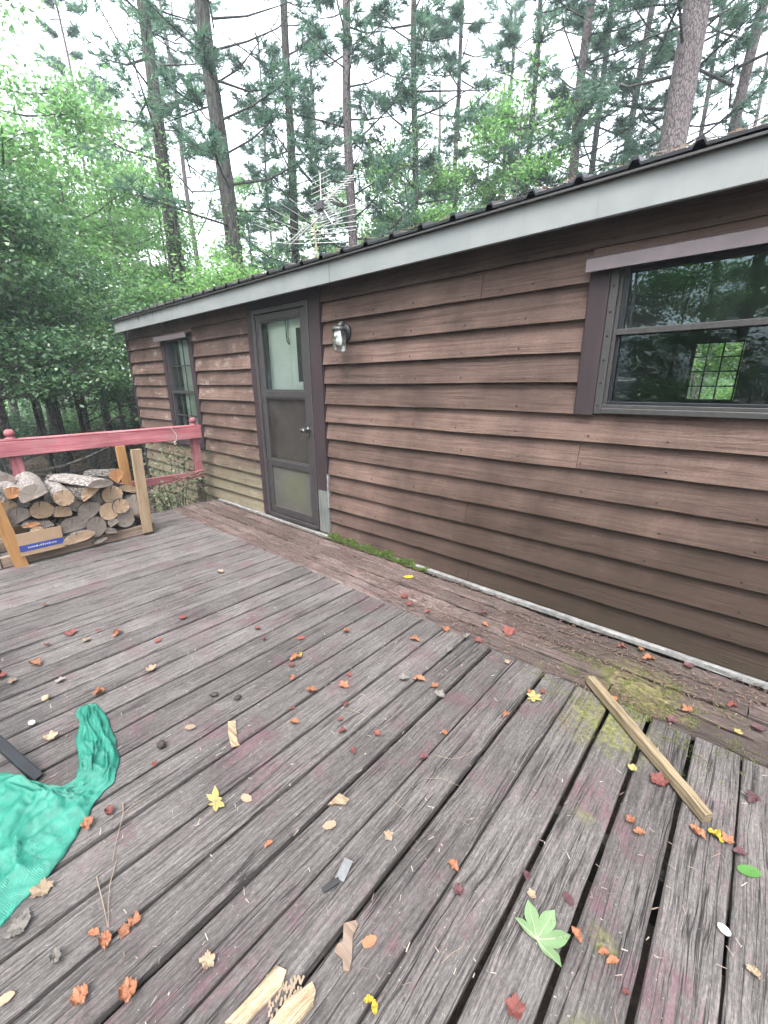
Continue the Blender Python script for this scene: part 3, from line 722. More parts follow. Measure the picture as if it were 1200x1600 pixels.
# ---- TV aerial on the roof
az = 4.05
nb, fb = G(505, 335, az), G(455, 381, az)
ant = thing('tv_antenna', 'old rooftop television aerial with many thin rods on a mast', 'antenna', (WY(496, 405, 3.0).x, 3.0, 3.1))
mb = MB(); mb.tube([(WY(497, 410, 3.0)), WY(489, 338, 3.0)], .014, 10); local(mb, ant).build('mast', 'mast_metal', ant)
mb = MB(); ext = (nb-fb)*.06
mb.bar(fb-ext, nb+ext, .022, .022, bev=.003); mb.bar(fb-ext+Vector((0, 0, .07)), fb+(nb-fb)*.6+Vector((0, 0, .05)), .02, .02, bev=.002)
boom = local(mb, ant).build('boom', 'antenna_metal', ant)
rods = [((393, 375), (456, 381), (541, 378)), ((397, 350), (457, 374), (548, 369)), ((401, 345), (463, 368), (556, 359)), ((411, 335), (469, 360), (558, 353)), ((423, 326), (477, 354), (559, 345)), ((437, 317), (484, 347), (559, 334)), ((452, 310), (490, 340), (557, 325)), ((468, 306), (497, 334), (555, 319))]
for i, (a, m_, b) in enumerate(rods):
    t = i/(len(rods)-1); c_ = fb+(nb-fb)*t
    pa, pb = G(a[0], a[1], az), G(b[0], b[1], az)
    mb = MB(); mb.tube([c_, pa], .0046, 6); mb.tube([c_, pb], .0046, 6); local(mb, ant).build('rod', 'antenna_metal', ant)
# corner reflector: two slanting racks of short rods
def cpt(px, py, y): return WY(px, py, y)
ctr = WY(502, 322, 2.6)
for (px, py), nr in (((551, 274), 12), ((500, 272), 6), ((520, 350), 8)):
    tip = WY(px, py, 2.6); mb = MB(); mb.tube([ctr, tip], .009, 6)
    side = Vector((.55, .0, .0)) if (px, py) != (551, 274) else Vector((.34, 0, -.06))
    for i in range(nr):
        c_ = ctr+(tip-ctr)*((i+1)/nr); mb.tube([c_-side*.42, c_+side*.42], .005, 6)
    local(mb, ant).build('reflector', 'antenna_metal', ant)
mb = MB(); mb.box(ctr.x-.07, ctr.x+.07, 2.55, 2.65, ctr.z-.06, ctr.z+.06, bev=.01); local(mb, ant).build('junction_box', 'bronze_metal', ant)

# ================================================================== DECK
deck = thing('wooden_deck', 'weathered grey plank deck with worn red paint in front of the cabin', 'deck', (-1.5, -2, -.8))
gaps = [.189, .032, -.128, -.280, -.440, -.596, -.752, -.899, -1.055, -1.212, -1.370, -1.525, -1.680, -1.833, -1.985]
gw = {0: .008, 1: .015, 2: .017, 3: .018, 4: .007, 5: .018, 6: .010, 7: .016, 8: .015, 9: .011}
x = -1.985
while x > -5.0: x -= .1555; gaps.append(x)
right = [.189+.1555*i for i in range(1, 9)]
gwr = lambda i: .012+.009*abs(mnoise.noise((i*3.3, 1, 7)))*1.8
gx = right[::-1]+gaps; off = len(right)
mb = MB()
for i in range(len(gx)-1):
    hi, lo = gx[i], gx[i+1]
    wa = gw.get(i-off, gwr(i)); wb = gw.get(i+1-off, gwr(i+1))
    xa, xb = hi-wa/2, lo+wb/2
    yend = -.646+random.uniform(-.006, .004); y0 = -4.6
    zt = random.uniform(-.004, .002)
    tilt = random.uniform(-.012, .012)
    # length along -y
    m = Matrix.Translation((xb, yend, zt)) @ Matrix.Rotation(-math.pi/2, 4, 'Z') @ Matrix.Rotation(tilt, 4, 'X')
    m = Matrix.Translation((xa, yend, zt)) @ Matrix.Rotation(-math.pi/2, 4, 'Z') @ Matrix.Rotation(math.pi, 4, 'X') @ Matrix.Rotation(math.pi, 4, 'X')
    # local x -> -y, local y -> +x ; start at the lower x edge
    m = Matrix(((0, 1, 0, xb), (-1, 0, 0, yend), (0, tilt, 1, zt), (0, 0, 0, 1)))
    mb.plank(4.0, xa-xb, .035, m, nseg=160, bev=.005, jit=.0022, endjit=.006, wear=.0016)
local(mb, deck).build('decking', 'deck_wood', deck)
mb = MB()
ys = [-.640, -.492, -.350, -.208, -.080]
for a, b in zip(ys, ys[1:]):
    xj = -5.16
    while xj < 1.5:
        L = random.uniform(2.2, 3.6); x1 = min(1.5, xj+L)
        m = Matrix.Translation((xj, a+.003, random.uniform(-.007, .005)))
        mb.plank(x1-xj-.006, b-a-random.uniform(.014, .024), .035, m, nseg=max(4, int((x1-xj)*50)), bev=.009, jit=.009, endjit=.012, wear=.009)
        xj = x1
local(mb, deck).build('wall_decking', 'strip_wood', deck)
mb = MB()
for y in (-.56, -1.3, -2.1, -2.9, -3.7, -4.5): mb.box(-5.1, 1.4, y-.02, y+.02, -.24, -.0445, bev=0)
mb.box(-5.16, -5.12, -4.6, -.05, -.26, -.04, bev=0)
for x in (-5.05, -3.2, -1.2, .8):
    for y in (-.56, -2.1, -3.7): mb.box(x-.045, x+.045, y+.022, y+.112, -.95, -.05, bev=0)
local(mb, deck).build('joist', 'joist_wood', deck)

# ---- railing at the far end of the deck
rl = thing('red_railing', 'faded red wooden railing with ball topped posts behind the firewood', 'railing', (-5.1, -1.9, 0))
mb = MB(); mb.bar((-5.085, -4.6, .872), (-5.085, -.165, .872), .038, .135, nseg=30, bev=.005, jit=.004)
mb.bar((-5.12, -4.6, .948), (-5.12, -.155, .948), .11, .018, nseg=30, bev=.004, jit=.003)
local(mb, rl).build('top_rail', 'red_wood', rl)
mb = MB(); mb.bar((-5.09, -4.6, .365), (-5.09, -.19, .365), .035, .085, nseg=30, bev=.004, jit=.003); local(mb, rl).build('lower_rail', 'red_wood', rl)
for y in (-.225, -1.915, -3.6):
    mb = MB(); mb.box(-5.175, -5.105, y-.045, y+.045, .335, .938, bev=.005); p = local(mb, rl).build('post', 'red_wood', rl)
    mb = MB(); mb.box(-5.172, -5.108, y-.042, y+.042, -.6, .333, bev=.006, nseg=8, jit=.006); local(mb, rl).build('post_foot', 'post_wood', p)
    mb = MB(); mb.lathe([(.045, 0), (.048, .008), (.028, .016), (.024, .026), (.036, .034), (.040, .052), (.036, .072), (.022, .086), (0, .090)], 20, (-5.12, y, .957))
    local(mb, rl).build('finial', 'red_wood', p, True)
mb = MB(); c0 = WX(270, 672, -5.05); mb.tube([c0+Vector((0, -.02, .03)), c0, c0+Vector((.01, .03, -.06)), c0+Vector((.0, .02, -.12)), c0+Vector((0, -.01, -.15))], .003, 5)
tag(mb.build('string', 'cable_white'), 'thin white string tied over the red top rail near the end post', 'string')

# ---- firewood rack
rk = thing('firewood_rack', 'low lumber firewood rack with upright two by four ends on the deck', 'rack', (-4.5, -1.6, 0))
RXF = -4.40
for xa in (-4.44, -4.90):
    mb = MB(); mb.box(xa, xa+.04, -2.26, -1.13, .004, .092, bev=.003); local(mb, rk).build('base_rail', 'old_lumber', rk)
def stud(px0, py0, px1, py1, x, wd, mat, ext=0, lean=0):
    a = WX(px0, py0, x); b = WX(px1, py1, x+lean); d = (b-a)*ext
    mb = MB(); mb.bar(a, b+d, .04, wd, up=(0, 1, 0), bev=.003, nseg=6, jit=.002); return local(mb, rk).build('upright', mat, rk)
stud(231, 831, 212, 702, -4.375, .088, 'new_lumber')
stud(206, 790, 187, 697, -4.85, .085, 'orange_lumber')
stud(36, 888, -8, 790, -4.36, .088, 'orange_lumber', ext=.8, lean=.0)
stud(-20, 880, -40, 770, -4.88, .088, 'old_lumber', ext=.5)
for y in (-2.29, -1.105):
    mb = MB(); mb.bar((-4.39, y, .05), (-4.9, y, .05), .04, .088, bev=.003); local(mb, rk).build('end_rail', 'old_lumber', rk)

# ---- logs. one mesh each; faces point at the camera side (+x)
def log(px, py, rpx, shape, endm, barkm, label, length=.42, yaw=0.0, pitch=0.0, xf=-4.40, sq=1.0, rot=0.0, name='firewood_log'):
    p = WX(px, py, xf); r = rpx*mpp(p)*1.06
    n = 26; prof = []; sd = random.random()*40
    for j in range(n):
        t = 2*math.pi*j/n; q = 1+.09*mnoise.noise((math.cos(t)*1.3+sd, math.sin(t)*1.3, 0))+.04*mnoise.noise((math.cos(t)*4+sd, math.sin(t)*4, 2))
        y, z = math.cos(t)*q, math.sin(t)*q*sq
        if shape == 'half' and z < -.15: z = -.15+(z+.15)*.12
        if shape == 'quarter':
            if z < -.2: z = -.2+(z+.2)*.15
            if y < -.35: y = -.35+(y+.35)*.25
        if shape == 'slab': z = z*.42 if z > 0 else z*.25
        c, s_ = math.cos(rot), math.sin(rot); prof.append((y*c-z*s_, y*s_+z*c))
    mb = MB(); vs = []; fs = []; uvs = []; mis = []; ns = 9
    for i in range(ns+1):
        x = -length*i/ns
        for j, (y, z) in enumerate(prof):
            k_ = 1+.06*mnoise.noise((x*7+sd, j*.5, 3))+.03*mnoise.noise((x*22, j*1.3, sd))
            if i == 0: k_ *= .985
            vs.append((x+(.006*mnoise.noise((y*3+sd, z*3, 5)) if i == 0 else 0), y*r*k_, z*r*k_))
    for i in range(ns):
        for j in range(n):
            k2 = (j+1) % n; fs.append((i*n+j, i*n+k2, (i+1)*n+k2, (i+1)*n+j)); uvs.append([(0, 0)]*4); mis.append(1)
    # dished end face
    vs.append((-.004, 0, 0)); ci = len(vs)-1
    for j in range(n):
        k2 = (j+1) % n; fs.append((ci, k2, j)); mis.append(0)
        ov = (.25*r, .15*r)
        uvs.append([(ov[0], ov[1]), (prof[k2][0]*r+ov[0], prof[k2][1]*r+ov[1]), (prof[j][0]*r+ov[0], prof[j][1]*r+ov[1])])
    fs.append(tuple(ns*n+j for j in range(n))); uvs.append([(0, 0)]*n); mis.append(0)
    mb.add(vs, [tuple(reversed(f)) for f in fs], [list(reversed(u)) for u in uvs], mis)
    o = mb.build(name, [endm, barkm]); o.location = p; o.rotation_euler = (0, pitch, yaw)
    return tag(o, label, 'log', 'split logs stacked in the firewood rack')
LOGS = [
 (53, 775, 17.5, 'half', 'end_grey', 'pale_bark', 'thick pale barked split log lying highest at the left of the stack', .62, -.1, .02, -4.26, 1.0, .35),
 (20, 774, 14, 'quarter', 'end_orange', 'pale_bark', 'split log with orange inner face at the far left of the top row', .5, .0, .0, -4.28, .9, .2),
 (100, 778, 12.5, 'round', 'end_tan', 'pale_bark', 'round log with pale tan end left of the striped slab', .55, -.05, .02, -4.28, 1, 0),
 (158, 757, 19, 'slab', 'end_grey', 'pale_bark', 'flat grey streaked bark slab on top of the stack', .52, .35, .03, -4.28, 1, -.1),
 (142, 772, 14, 'half', 'end_tan', 'log_bark', 'split log with pale cream end directly under the flat bark slab', .45, .25, .0, -4.32, .9, .5),
 (184, 747, 14, 'quarter', 'end_orange', 'log_bark', 'rough split log with curling brown bark below the orange upright', .4, .3, -.1, -4.42, 1, .8),
 (176, 774, 13.5, 'round', 'end_tan', 'log_bark', 'round log with brown end in the upper row near the right uprights', .42, 0, 0, -4.40, 1.1, 0),
 (201, 765, 15, 'slab', 'end_tan', 'log_bark', 'dark thin split plank sloping behind the pale upright', .4, .2, 0, -4.46, 1, -.4),
 (189, 791, 11, 'round', 'end_tan', 'log_bark', 'small round pinkish log end in the right half of the middle row', .4, 0, 0, -4.36, 1, 0),
 (210, 789, 14, 'round', 'end_grey', 'log_bark', 'grey round log end pressed against the pale upright', .42, 0, 0, -4.42, 1.05, 0),
 (196, 811, 12.5, 'round', 'end_grey', 'log_bark', 'round blue grey log end low beside the right upright', .42, 0, 0, -4.40, 1, 0),
 (171, 799, 13, 'round', 'end_tan', 'log_bark', 'crumbling log of flaky brown bark in the middle of the right half', .4, 0, 0, -4.38, 1, .3),
 (144, 802, 17, 'half', 'end_grey', 'log_bark', 'large dark grey split log end in the centre of the stack', .42, 0, 0, -4.38, 1.1, .7),
 (122, 786, 13.5, 'round', 'end_grey', 'log_bark', 'mottled grey log end below the round pale tan log', .42, 0, 0, -4.40, .95, 0),
 (95, 803, 15.5, 'quarter', 'end_tan', 'pale_bark', 'tan split log with white flaking bark above the cardboard box corner', .42, .2, 0, -4.37, .8, -.2),
 (65, 797, 14.5, 'round', 'end_tan', 'log_bark', 'round tan ringed log end straight above the cardboard box', .42, 0, 0, -4.38, .9, 0),
 (118, 824, 22, 'half', 'end_grey', 'log_bark', 'widest dark grey half round log right of the box', .42, 0, 0, -4.38, .75, .1),
 (151, 823, 12.5, 'round', 'end_grey', 'log_bark', 'small oval grey log end low in the centre of the stack', .42, 0, 0, -4.36, 1.2, 0),
 (125, 841, 22, 'slab', 'end_tan', 'pale_bark', 'pale splintered slab lowest in the stack on the base rail', .42, .1, 0, -4.34, 1, .1),
 (176, 819, 9.5, 'quarter', 'end_grey', 'log_bark', 'upper of two small grey split pieces low at the right', .36, 0, 0, -4.36, .7, .4),
 (172, 831, 9.5, 'quarter', 'end_grey', 'log_bark', 'lower of two small grey split pieces resting on the base rail', .36, 0, 0, -4.34, .6, -.2),
 (31, 811, 17, 'half', 'end_grey', 'log_bark', 'dark grey split log above the left corner of the box', .42, 0, 0, -4.40, 1, .4),
 (49, 821, 11, 'slab', 'end_orange', 'log_bark', 'small orange split stick poking out of the cardboard box', .36, 0, 0, -4.34, 1, 0),
 (72, 822, 10, 'half', 'end_grey', 'log_bark', 'short grey stick in the right corner of the cardboard box', .3, 0, 0, -4.36, .8, 0),
 (58, 828, 7.5, 'half', 'end_tan', 'pale_bark', 'pale short stick at the front of the cardboard box', .3, 0, 0, -4.34, .7, 0),
 (12, 796, 13, 'round', 'end_tan', 'log_bark', 'half hidden tan log in the shade behind the left upright', .42, 0, 0, -4.46, 1, 0),
 (35, 790, 10, 'quarter', 'end_grey', 'log_bark', 'narrow brown split log under the thick pale log', .42, 0, 0, -4.44, 1, 0),
 (154, 781, 11, 'round', 'end_grey', 'log_bark', 'small grey log wedged between the cream end and the brown end', .42, 0, 0, -4.44, 1, 0),
 (158, 845, 10, 'slab', 'end_grey', 'log_bark', 'thin grey bark strip lying along the base rail', .36, .2, 0, -4.36, .8, .2),
 (10, 752, 11, 'round', 'end_grey', 'log_bark', 'pale log at the back of the stack near the left post', .42, .1, 0, -4.60, 1, 0),
 (84, 775, 12, 'round', 'end_grey', 'log_bark', 'dark log in the gap between the two pale top logs', .42, 0, 0, -4.46, 1, 0),
 (88, 822, 10, 'round', 'end_grey', 'log_bark', 'dark log behind the right side of the cardboard box', .36, 0, 0, -4.52, 1, 0),
 (125, 757, 11, 'round', 'end_tan', 'log_bark', 'brown barked log lying behind the striped slab', .42, .3, 0, -4.60, 1, 0),
]
for q in LOGS: log(*q[:7], *q[7:])
# cardboard box of kindling
bx_ = thing('cardboard_box', 'open cardboard box with a blue printed band at the stack foot', 'box', (-4.4, -2.0, .1))
a, b = WX(42, 868, -4.33), WX(102, 853, -4.33); top = WX(92, 822, -4.33).z; b0 = (a.z+b.z)/2-.005
mb = MB(); t = .006; xb = -4.60
mb.box(-4.33-t, -4.33, a.y-.035, b.y, b0, top, bev=.001); mb.box(xb, xb+t, a.y-.035, b.y, b0, top, bev=.001)
mb.box(xb+t, -4.33-t, a.y-.035, a.y-.035+t, b0, top, bev=.001); mb.box(xb+t, -4.33-t, b.y-t, b.y, b0, top, bev=.001); mb.box(xb+t, -4.33-t, a.y-.035+t, b.y-t, b0, b0+t, bev=.001)
local(mb, bx_).build('carton', 'cardboard', bx_)
mb = MB(); hz = top-b0; mb.box(-4.3298, -4.3285, a.y-.033, b.y-.002, b0+hz*.20, b0+hz*.48, bev=0); band = local(mb, bx_).build('blue_band', 'blue_print', bx_)
mb = MB(); yy = a.y+.02
for i in range(14):
    wd = random.uniform(.006, .013); mb.box(-4.3284, -4.3280, yy, yy+wd, b0+hz*.31, b0+hz*random.uniform(.36, .39), bev=0); yy += wd+.004
local(mb, bx_).build('faded_print', 'pale_print', band)

# ---- stick lying on the deck
mb = MB()
a, b = Vector((-.392, -.598, .030)), Vector((.113, -1.062, .0225))
mb.bar(a, b, .038, .040, up=(.15, .1, 1), nseg=24, bev=.004, jit=.004, endjit=.012, wear=.002)
tag(mb.build('wood_stick', 'stick_wood'), 'long square wooden stick lying across the deck boards at the right', 'stick')

# ---- broken pale splinters in the foreground board
def sliver(pts, th, label):
    vs = [tuple(G(x, y, .004)) for x, y in pts]; n = len(vs)
    top = [(v[0], v[1], th+.006*mnoise.noise((v[0]*40, v[1]*40, 1))) for v in vs]
    c = sum((Vector(t) for t in top), Vector())/n; c.z = th*1.35
    mb = MB(); V = vs+top+[tuple(c)]; d = (G(345, 1600)-G(440, 1510)).normalized(); e = Vector((-d.y, d.x, 0))
    uvf = lambda i: (Vector(V[i]).dot(d), Vector(V[i]).dot(e))
    fs = [(n+i, n+(i+1) % n, 2*n) for i in range(n)]+[(i, (i+1) % n, n+(i+1) % n, n+i) for i in range(n)]
    fs = [tuple(reversed(f)) for f in fs]
    mb.add(V, fs, [[uvf(i) for i in f] for f in fs]); return tag(mb.build('wood_splinter', 'splinter_wood'), label, 'splinter', 'broken pale wood pieces at the bottom edge')
sliver([(352, 1602), (390, 1560), (432, 1512), (448, 1520), (440, 1545), (405, 1580), (380, 1606)], .014, 'long pale wood splinter running out of the bottom edge, left of two')
sliver([(420, 1606), (448, 1568), (488, 1538), (494, 1550), (490, 1572), (462, 1606)], .016, 'broad yellow wood splinter at the bottom edge, right of two')
mb = MB()
for i in range(60):
    p = G(random.uniform(420, 470), random.uniform(1535, 1600), .006); a_ = random.uniform(-.6, .6)+2.3; L = random.uniform(.006, .02)
    d = Vector((math.cos(a_), math.sin(a_), 0)); e = Vector((-d.y, d.x, 0))*.0025
    mb.quad(p-e, p+e, p+d*L+e+Vector((0, 0, .004)), p+d*L-e+Vector((0, 0, .004)))
tag(mb.build('wood_crumbs', 'leaf_tan'), 'heap of crumbled pale wood between the two splinters', 'wood crumbs', kind='stuff')

# ---- tarp
def tarp():
    secs = [((124, 1106), (152, 1101), .012), ((121, 1125), (163, 1115), .035), ((121, 1150), (173, 1135), .055), ((121, 1175), (183, 1160), .06), ((124, 1200), (186, 1183), .07),
            ((118, 1218), (184, 1205), .075), ((98, 1232), (178, 1222), .05), ((72, 1240), (160, 1240), .045), ((40, 1232), (148, 1256), .06), ((5, 1210), (138, 1275), .075), ((-30, 1215), (125, 1300), .08),
            ((-60, 1240), (108, 1328), .075), ((-90, 1275), (88, 1355), .07), ((-110, 1310), (60, 1385), .06), ((-130, 1350), (28, 1418), .06), ((-150, 1390), (0, 1450), .05), ((-180, 1440), (-40, 1480), .05), ((-210, 1480), (-90, 1510), .02)]
    nu, nv = 110, 44; vs = []; fs = []; uvs = []
    def at(t):
        f = t*(len(secs)-1); i = min(int(f), len(secs)-2); k_ = f-i; k_ = k_*k_*(3-2*k_)*.5+k_*.5
        a, b = secs[i], secs[i+1]
        L = G(a[0][0], a[0][1])*(1-k_)+G(b[0][0], b[0][1])*k_; Rr = G(a[1][0], a[1][1])*(1-k_)+G(b[1][0], b[1][1])*k_
        return L, Rr, a[2]*(1-k_)+b[2]*k_
    for i in range(nu+1):
        t = i/nu; L, Rr, h = at(t)
        for j in range(nv+1):
            v = j/nv; p = L.lerp(Rr, v)
            e = max(0.0, math.sin(math.pi*v))**.8
            fold = .5+.5*mnoise.noise((v*4.2+.9*math.sin(t*5), t*5.0, 2.2)); rid = 1-abs(mnoise.noise((v*6+t*2.5, t*4, 7.7)))*1.9
            def ridge(a_, b_, c_): return max(0.0, 1-abs(mnoise.noise((a_, b_, c_)))*2.6)**4
            cr = ridge(v*3.1+t*2.5, t*4.5-v*1.2, 7.7)+.6*ridge(v*6-t*3, t*10+v*2, 3.1)+.35*ridge(v*13+t*6, t*19, 5.5)
            z = .004+h*e*(.12+.30*fold+.50*min(1.2, cr))+.002*e*mnoise.noise((v*16, t*28, 3))
            q = p + Vector((0.012*mnoise.noise((t*18, v*5, 1)), .012*mnoise.noise((t*18, v*5, 9)), 0))
            if 5/17 < t < 8/17: z -= .02*math.sin((t-5/17)/(3/17)*math.pi)*e
            vs.append((q.x, q.y, max(.004, z)))
    for i in range(nu):
        for j in range(nv):
            a = i*(nv+1)+j; fs.append((a, a+1, a+nv+2, a+nv+1)); uvs.append([(i/nu*1.3, j/nv*.4), (i/nu*1.3, (j+1)/nv*.4), ((i+1)/nu*1.3, (j+1)/nv*.4), ((i+1)/nu*1.3, j/nv*.4)])
    mb = MB(); mb.add(vs, [tuple(reversed(f)) for f in fs], [list(reversed(u)) for u in uvs])
    o = mb.build('tarp', 'tarp_plastic', smooth=True); so = o.modifiers.new('thickness', 'SOLIDIFY'); so.thickness = .0008
    tag(o, 'crumpled teal green plastic tarp lying on the deck at the left', 'tarp')
tarp()

# ---- folding chair whose leg reaches into the picture at the left edge
ch = thing('metal_chair', 'dark metal chair leg standing on the deck beside the green tarp', 'chair', (-2.3, -2.75, 0))
foot = G(60, 1216, .008); hi = WX(-2, 1160, foot.x-.16)
def barp(a, b, nm, wd=.028, th=.02):
    mb = MB(); mb.bar(a, b, wd, th, bev=.003); return local(mb, ch).build(nm, 'dark_metal', ch)
d = (hi-foot); d.normalize(); topp = foot+d*(.45/max(.05, d.z)) if d.z > .05 else foot+Vector((-.25, -.1, .45))
topp = foot+Vector((d.x, d.y, d.z))*min(.62, .45/max(d.z, .2))
barp(foot, topp, 'leg', .034, .022)
offs = Vector((-.12, -.42, 0))
barp(foot+offs, topp+offs, 'leg', .034, .022)
c2 = Vector((topp.x-.40, topp.y, 0))
barp(Vector((topp.x-.45, foot.y, .008)), Vector((topp.x-.25, topp.y, topp.z)), 'leg', .034, .022)
barp(Vector((topp.x-.45, foot.y, .008))+offs, Vector((topp.x-.25, topp.y, topp.z))+offs, 'leg', .034, .022)
mb = MB()
for i in range(6): mb.bar(topp+Vector((-.02-.08*i, .03, .012)), topp+offs+Vector((-.02-.08*i, -.03, .012)), .06, .012, bev=.003)
local(mb, ch).build('seat', 'dark_metal', ch)
mb = MB()
for i in range(5): mb.bar(topp+Vector((-.45-.03*i, .03, .10+.08*i)), topp+offs+Vector((-.45-.03*i, -.03, .10+.08*i)), .012, .06, bev=.003)
for k_ in (Vector((0, 0, 0)), offs): mb.bar(topp+k_+Vector((-.42, 0, 0)), topp+k_+Vector((-.58, 0, .48)), .02, .02, bev=.003)
local(mb, ch).build('backrest', 'dark_metal', ch)

# ================================================================== small things on the deck
def leafmesh(kind, mat, seed):
    rg = random.Random(seed); vs = []; fs = []
    if kind in ('star', 'maple', 'curl'):
        n = 60; jl = [rg.uniform(.72, 1.12) for _ in range(7)]; ph0 = rg.uniform(0, 6); sk = rg.uniform(.7, 1.1)
        def rad(t):
            if kind == 'star':
                ph = (t-math.pi/2)/(2*math.pi/6.0); i = int(round(ph)) % 6; k_ = abs(ph-round(ph))*2   # five points and the stalk notch
                if i == 3: return .30+.12*k_
                return .40+(.62*jl[i])*(1-k_)**1.25
            ph = (t-math.pi/2)/(2*math.pi/(5 if kind == 'maple' else 4)); i = int(round(ph)) % 5; k_ = abs(ph-round(ph))*2
            r = (.62 if kind == 'maple' else .66)+.36*jl[i]*(1-k_)**1.1+.06*math.sin(17*t+ph0)+.04*math.sin(29*t)
            return r*(1-.25*(1-sk)*math.cos(2*t))
    else:
        n = 36
        def rad(t):
            c, s_ = abs(math.cos(t)), abs(math.sin(t))
            asp = .58 if kind == 'oval' else .62
            return 1/math.sqrt((s_)**2+(c/asp)**2)*(1+.06*math.sin(7*t) if kind != 'oval' else 1)
    rings = (.25, .5, .75, 1.0); vs.append((0, 0, 0))
    cu = {'curl': rg.uniform(1.0, 2.0), 'maple': rg.uniform(.5, 1.3), 'star': rg.uniform(.1, .35), 'oval': .25, 'flat': .15}[kind]
    cv = {'curl': rg.uniform(-.9, 1.3), 'maple': rg.uniform(-.4, 1.0), 'star': .1, 'oval': .1, 'flat': .1}[kind]
    sd = rg.random()*50; cr = .0 if kind in ('oval',) else (.05 if kind in ('star', 'flat') else (.36 if kind == 'curl' else .22))
    def bend(x, y):
        z = 0
        a = cu*x; xx = math.sin(a)/cu if cu else x; z += (1-math.cos(a))/cu if cu else 0
        b = cv*y; yy = math.sin(b)/cv if abs(cv) > .01 else y; z += (1-math.cos(b))/abs(cv)*(1 if cv > 0 else -.5) if abs(cv) > .01 else 0
        z += cr*mnoise.noise((x*2.2+sd, y*2.2, 1))+cr*.6*mnoise.noise((x*5+sd, y*5, 4))+cr*.35*mnoise.noise((x*11+sd, y*11, 6))
        if cr > .1: xx += .25*cr*mnoise.noise((x*4+sd, y*4, 9)); yy += .25*cr*mnoise.noise((x*4+sd, y*4, 12))
        return (xx, yy, z)
    for k_ in rings:
        for j in range(n):
            t = 2*math.pi*j/n; r = rad(t)*k_; vs.append(bend(r*math.cos(t), r*math.sin(t)))
    zm = min(v[2] for v in vs); vs = [(v[0], v[1], v[2]-zm) for v in vs]
    for j in range(n): fs.append((0, 1+j, 1+(j+1) % n))
    for r_ in range(3):
        for j in range(n): fs.append((1+r_*n+j, 1+(r_+1)*n+j, 1+(r_+1)*n+(j+1) % n, 1+r_*n+(j+1) % n))
    if kind in ('star', 'maple', 'oval', 'curl'):       # stalk
        o = len(vs); L = 1.05 if kind == 'star' else .55
        z0 = vs[0][2]
        for i in range(5):
            t = i/4; y = -.05-L*t; x = .12*math.sin(t*2)*rg.uniform(.5, 1)
            wdt = .022
            vs += [(x-wdt, y, z0*(1-t)+.02), (x+wdt, y, z0*(1-t)+.02), (x, y, z0*(1-t)+.055)]
        for i in range(4):
            for a, b in ((0, 1), (1, 2), (2, 0)): fs.append((o+i*3+a, o+i*3+b, o+i*3+3+b, o+i*3+3+a))
    mb = MB(); mb.add(vs, fs); o = mb.build('leaf', mat, smooth=True); me = o.data; bpy.data.objects.remove(o); return me
_lm = {}
def leaf(px, py, size, kind, colr, label, rot=None, group='dead leaves fallen on the deck boards', name=None):
    key = (kind, colr, random.randrange(7) if kind in ('curl', 'maple') else 0)
    if key not in _lm: _lm[key] = leafmesh(kind, 'leaf_'+colr, hash(str(key)) % 999 if False else sum(map(ord, str(key))))
    p = G(px, py, .004); s_ = size*mpp(p)*.475
    o = bpy.data.objects.new(name or 'fallen_leaf', _lm[key]); COL.objects.link(o)
    o.location = (p.x, p.y, .0065); o.scale = (s_, s_, s_); o.rotation_euler = (random.uniform(-.12, .12), random.uniform(-.12, .12), random.uniform(0, 6.28) if rot is None else rot)
    tag(o, label, 'leaf', group)
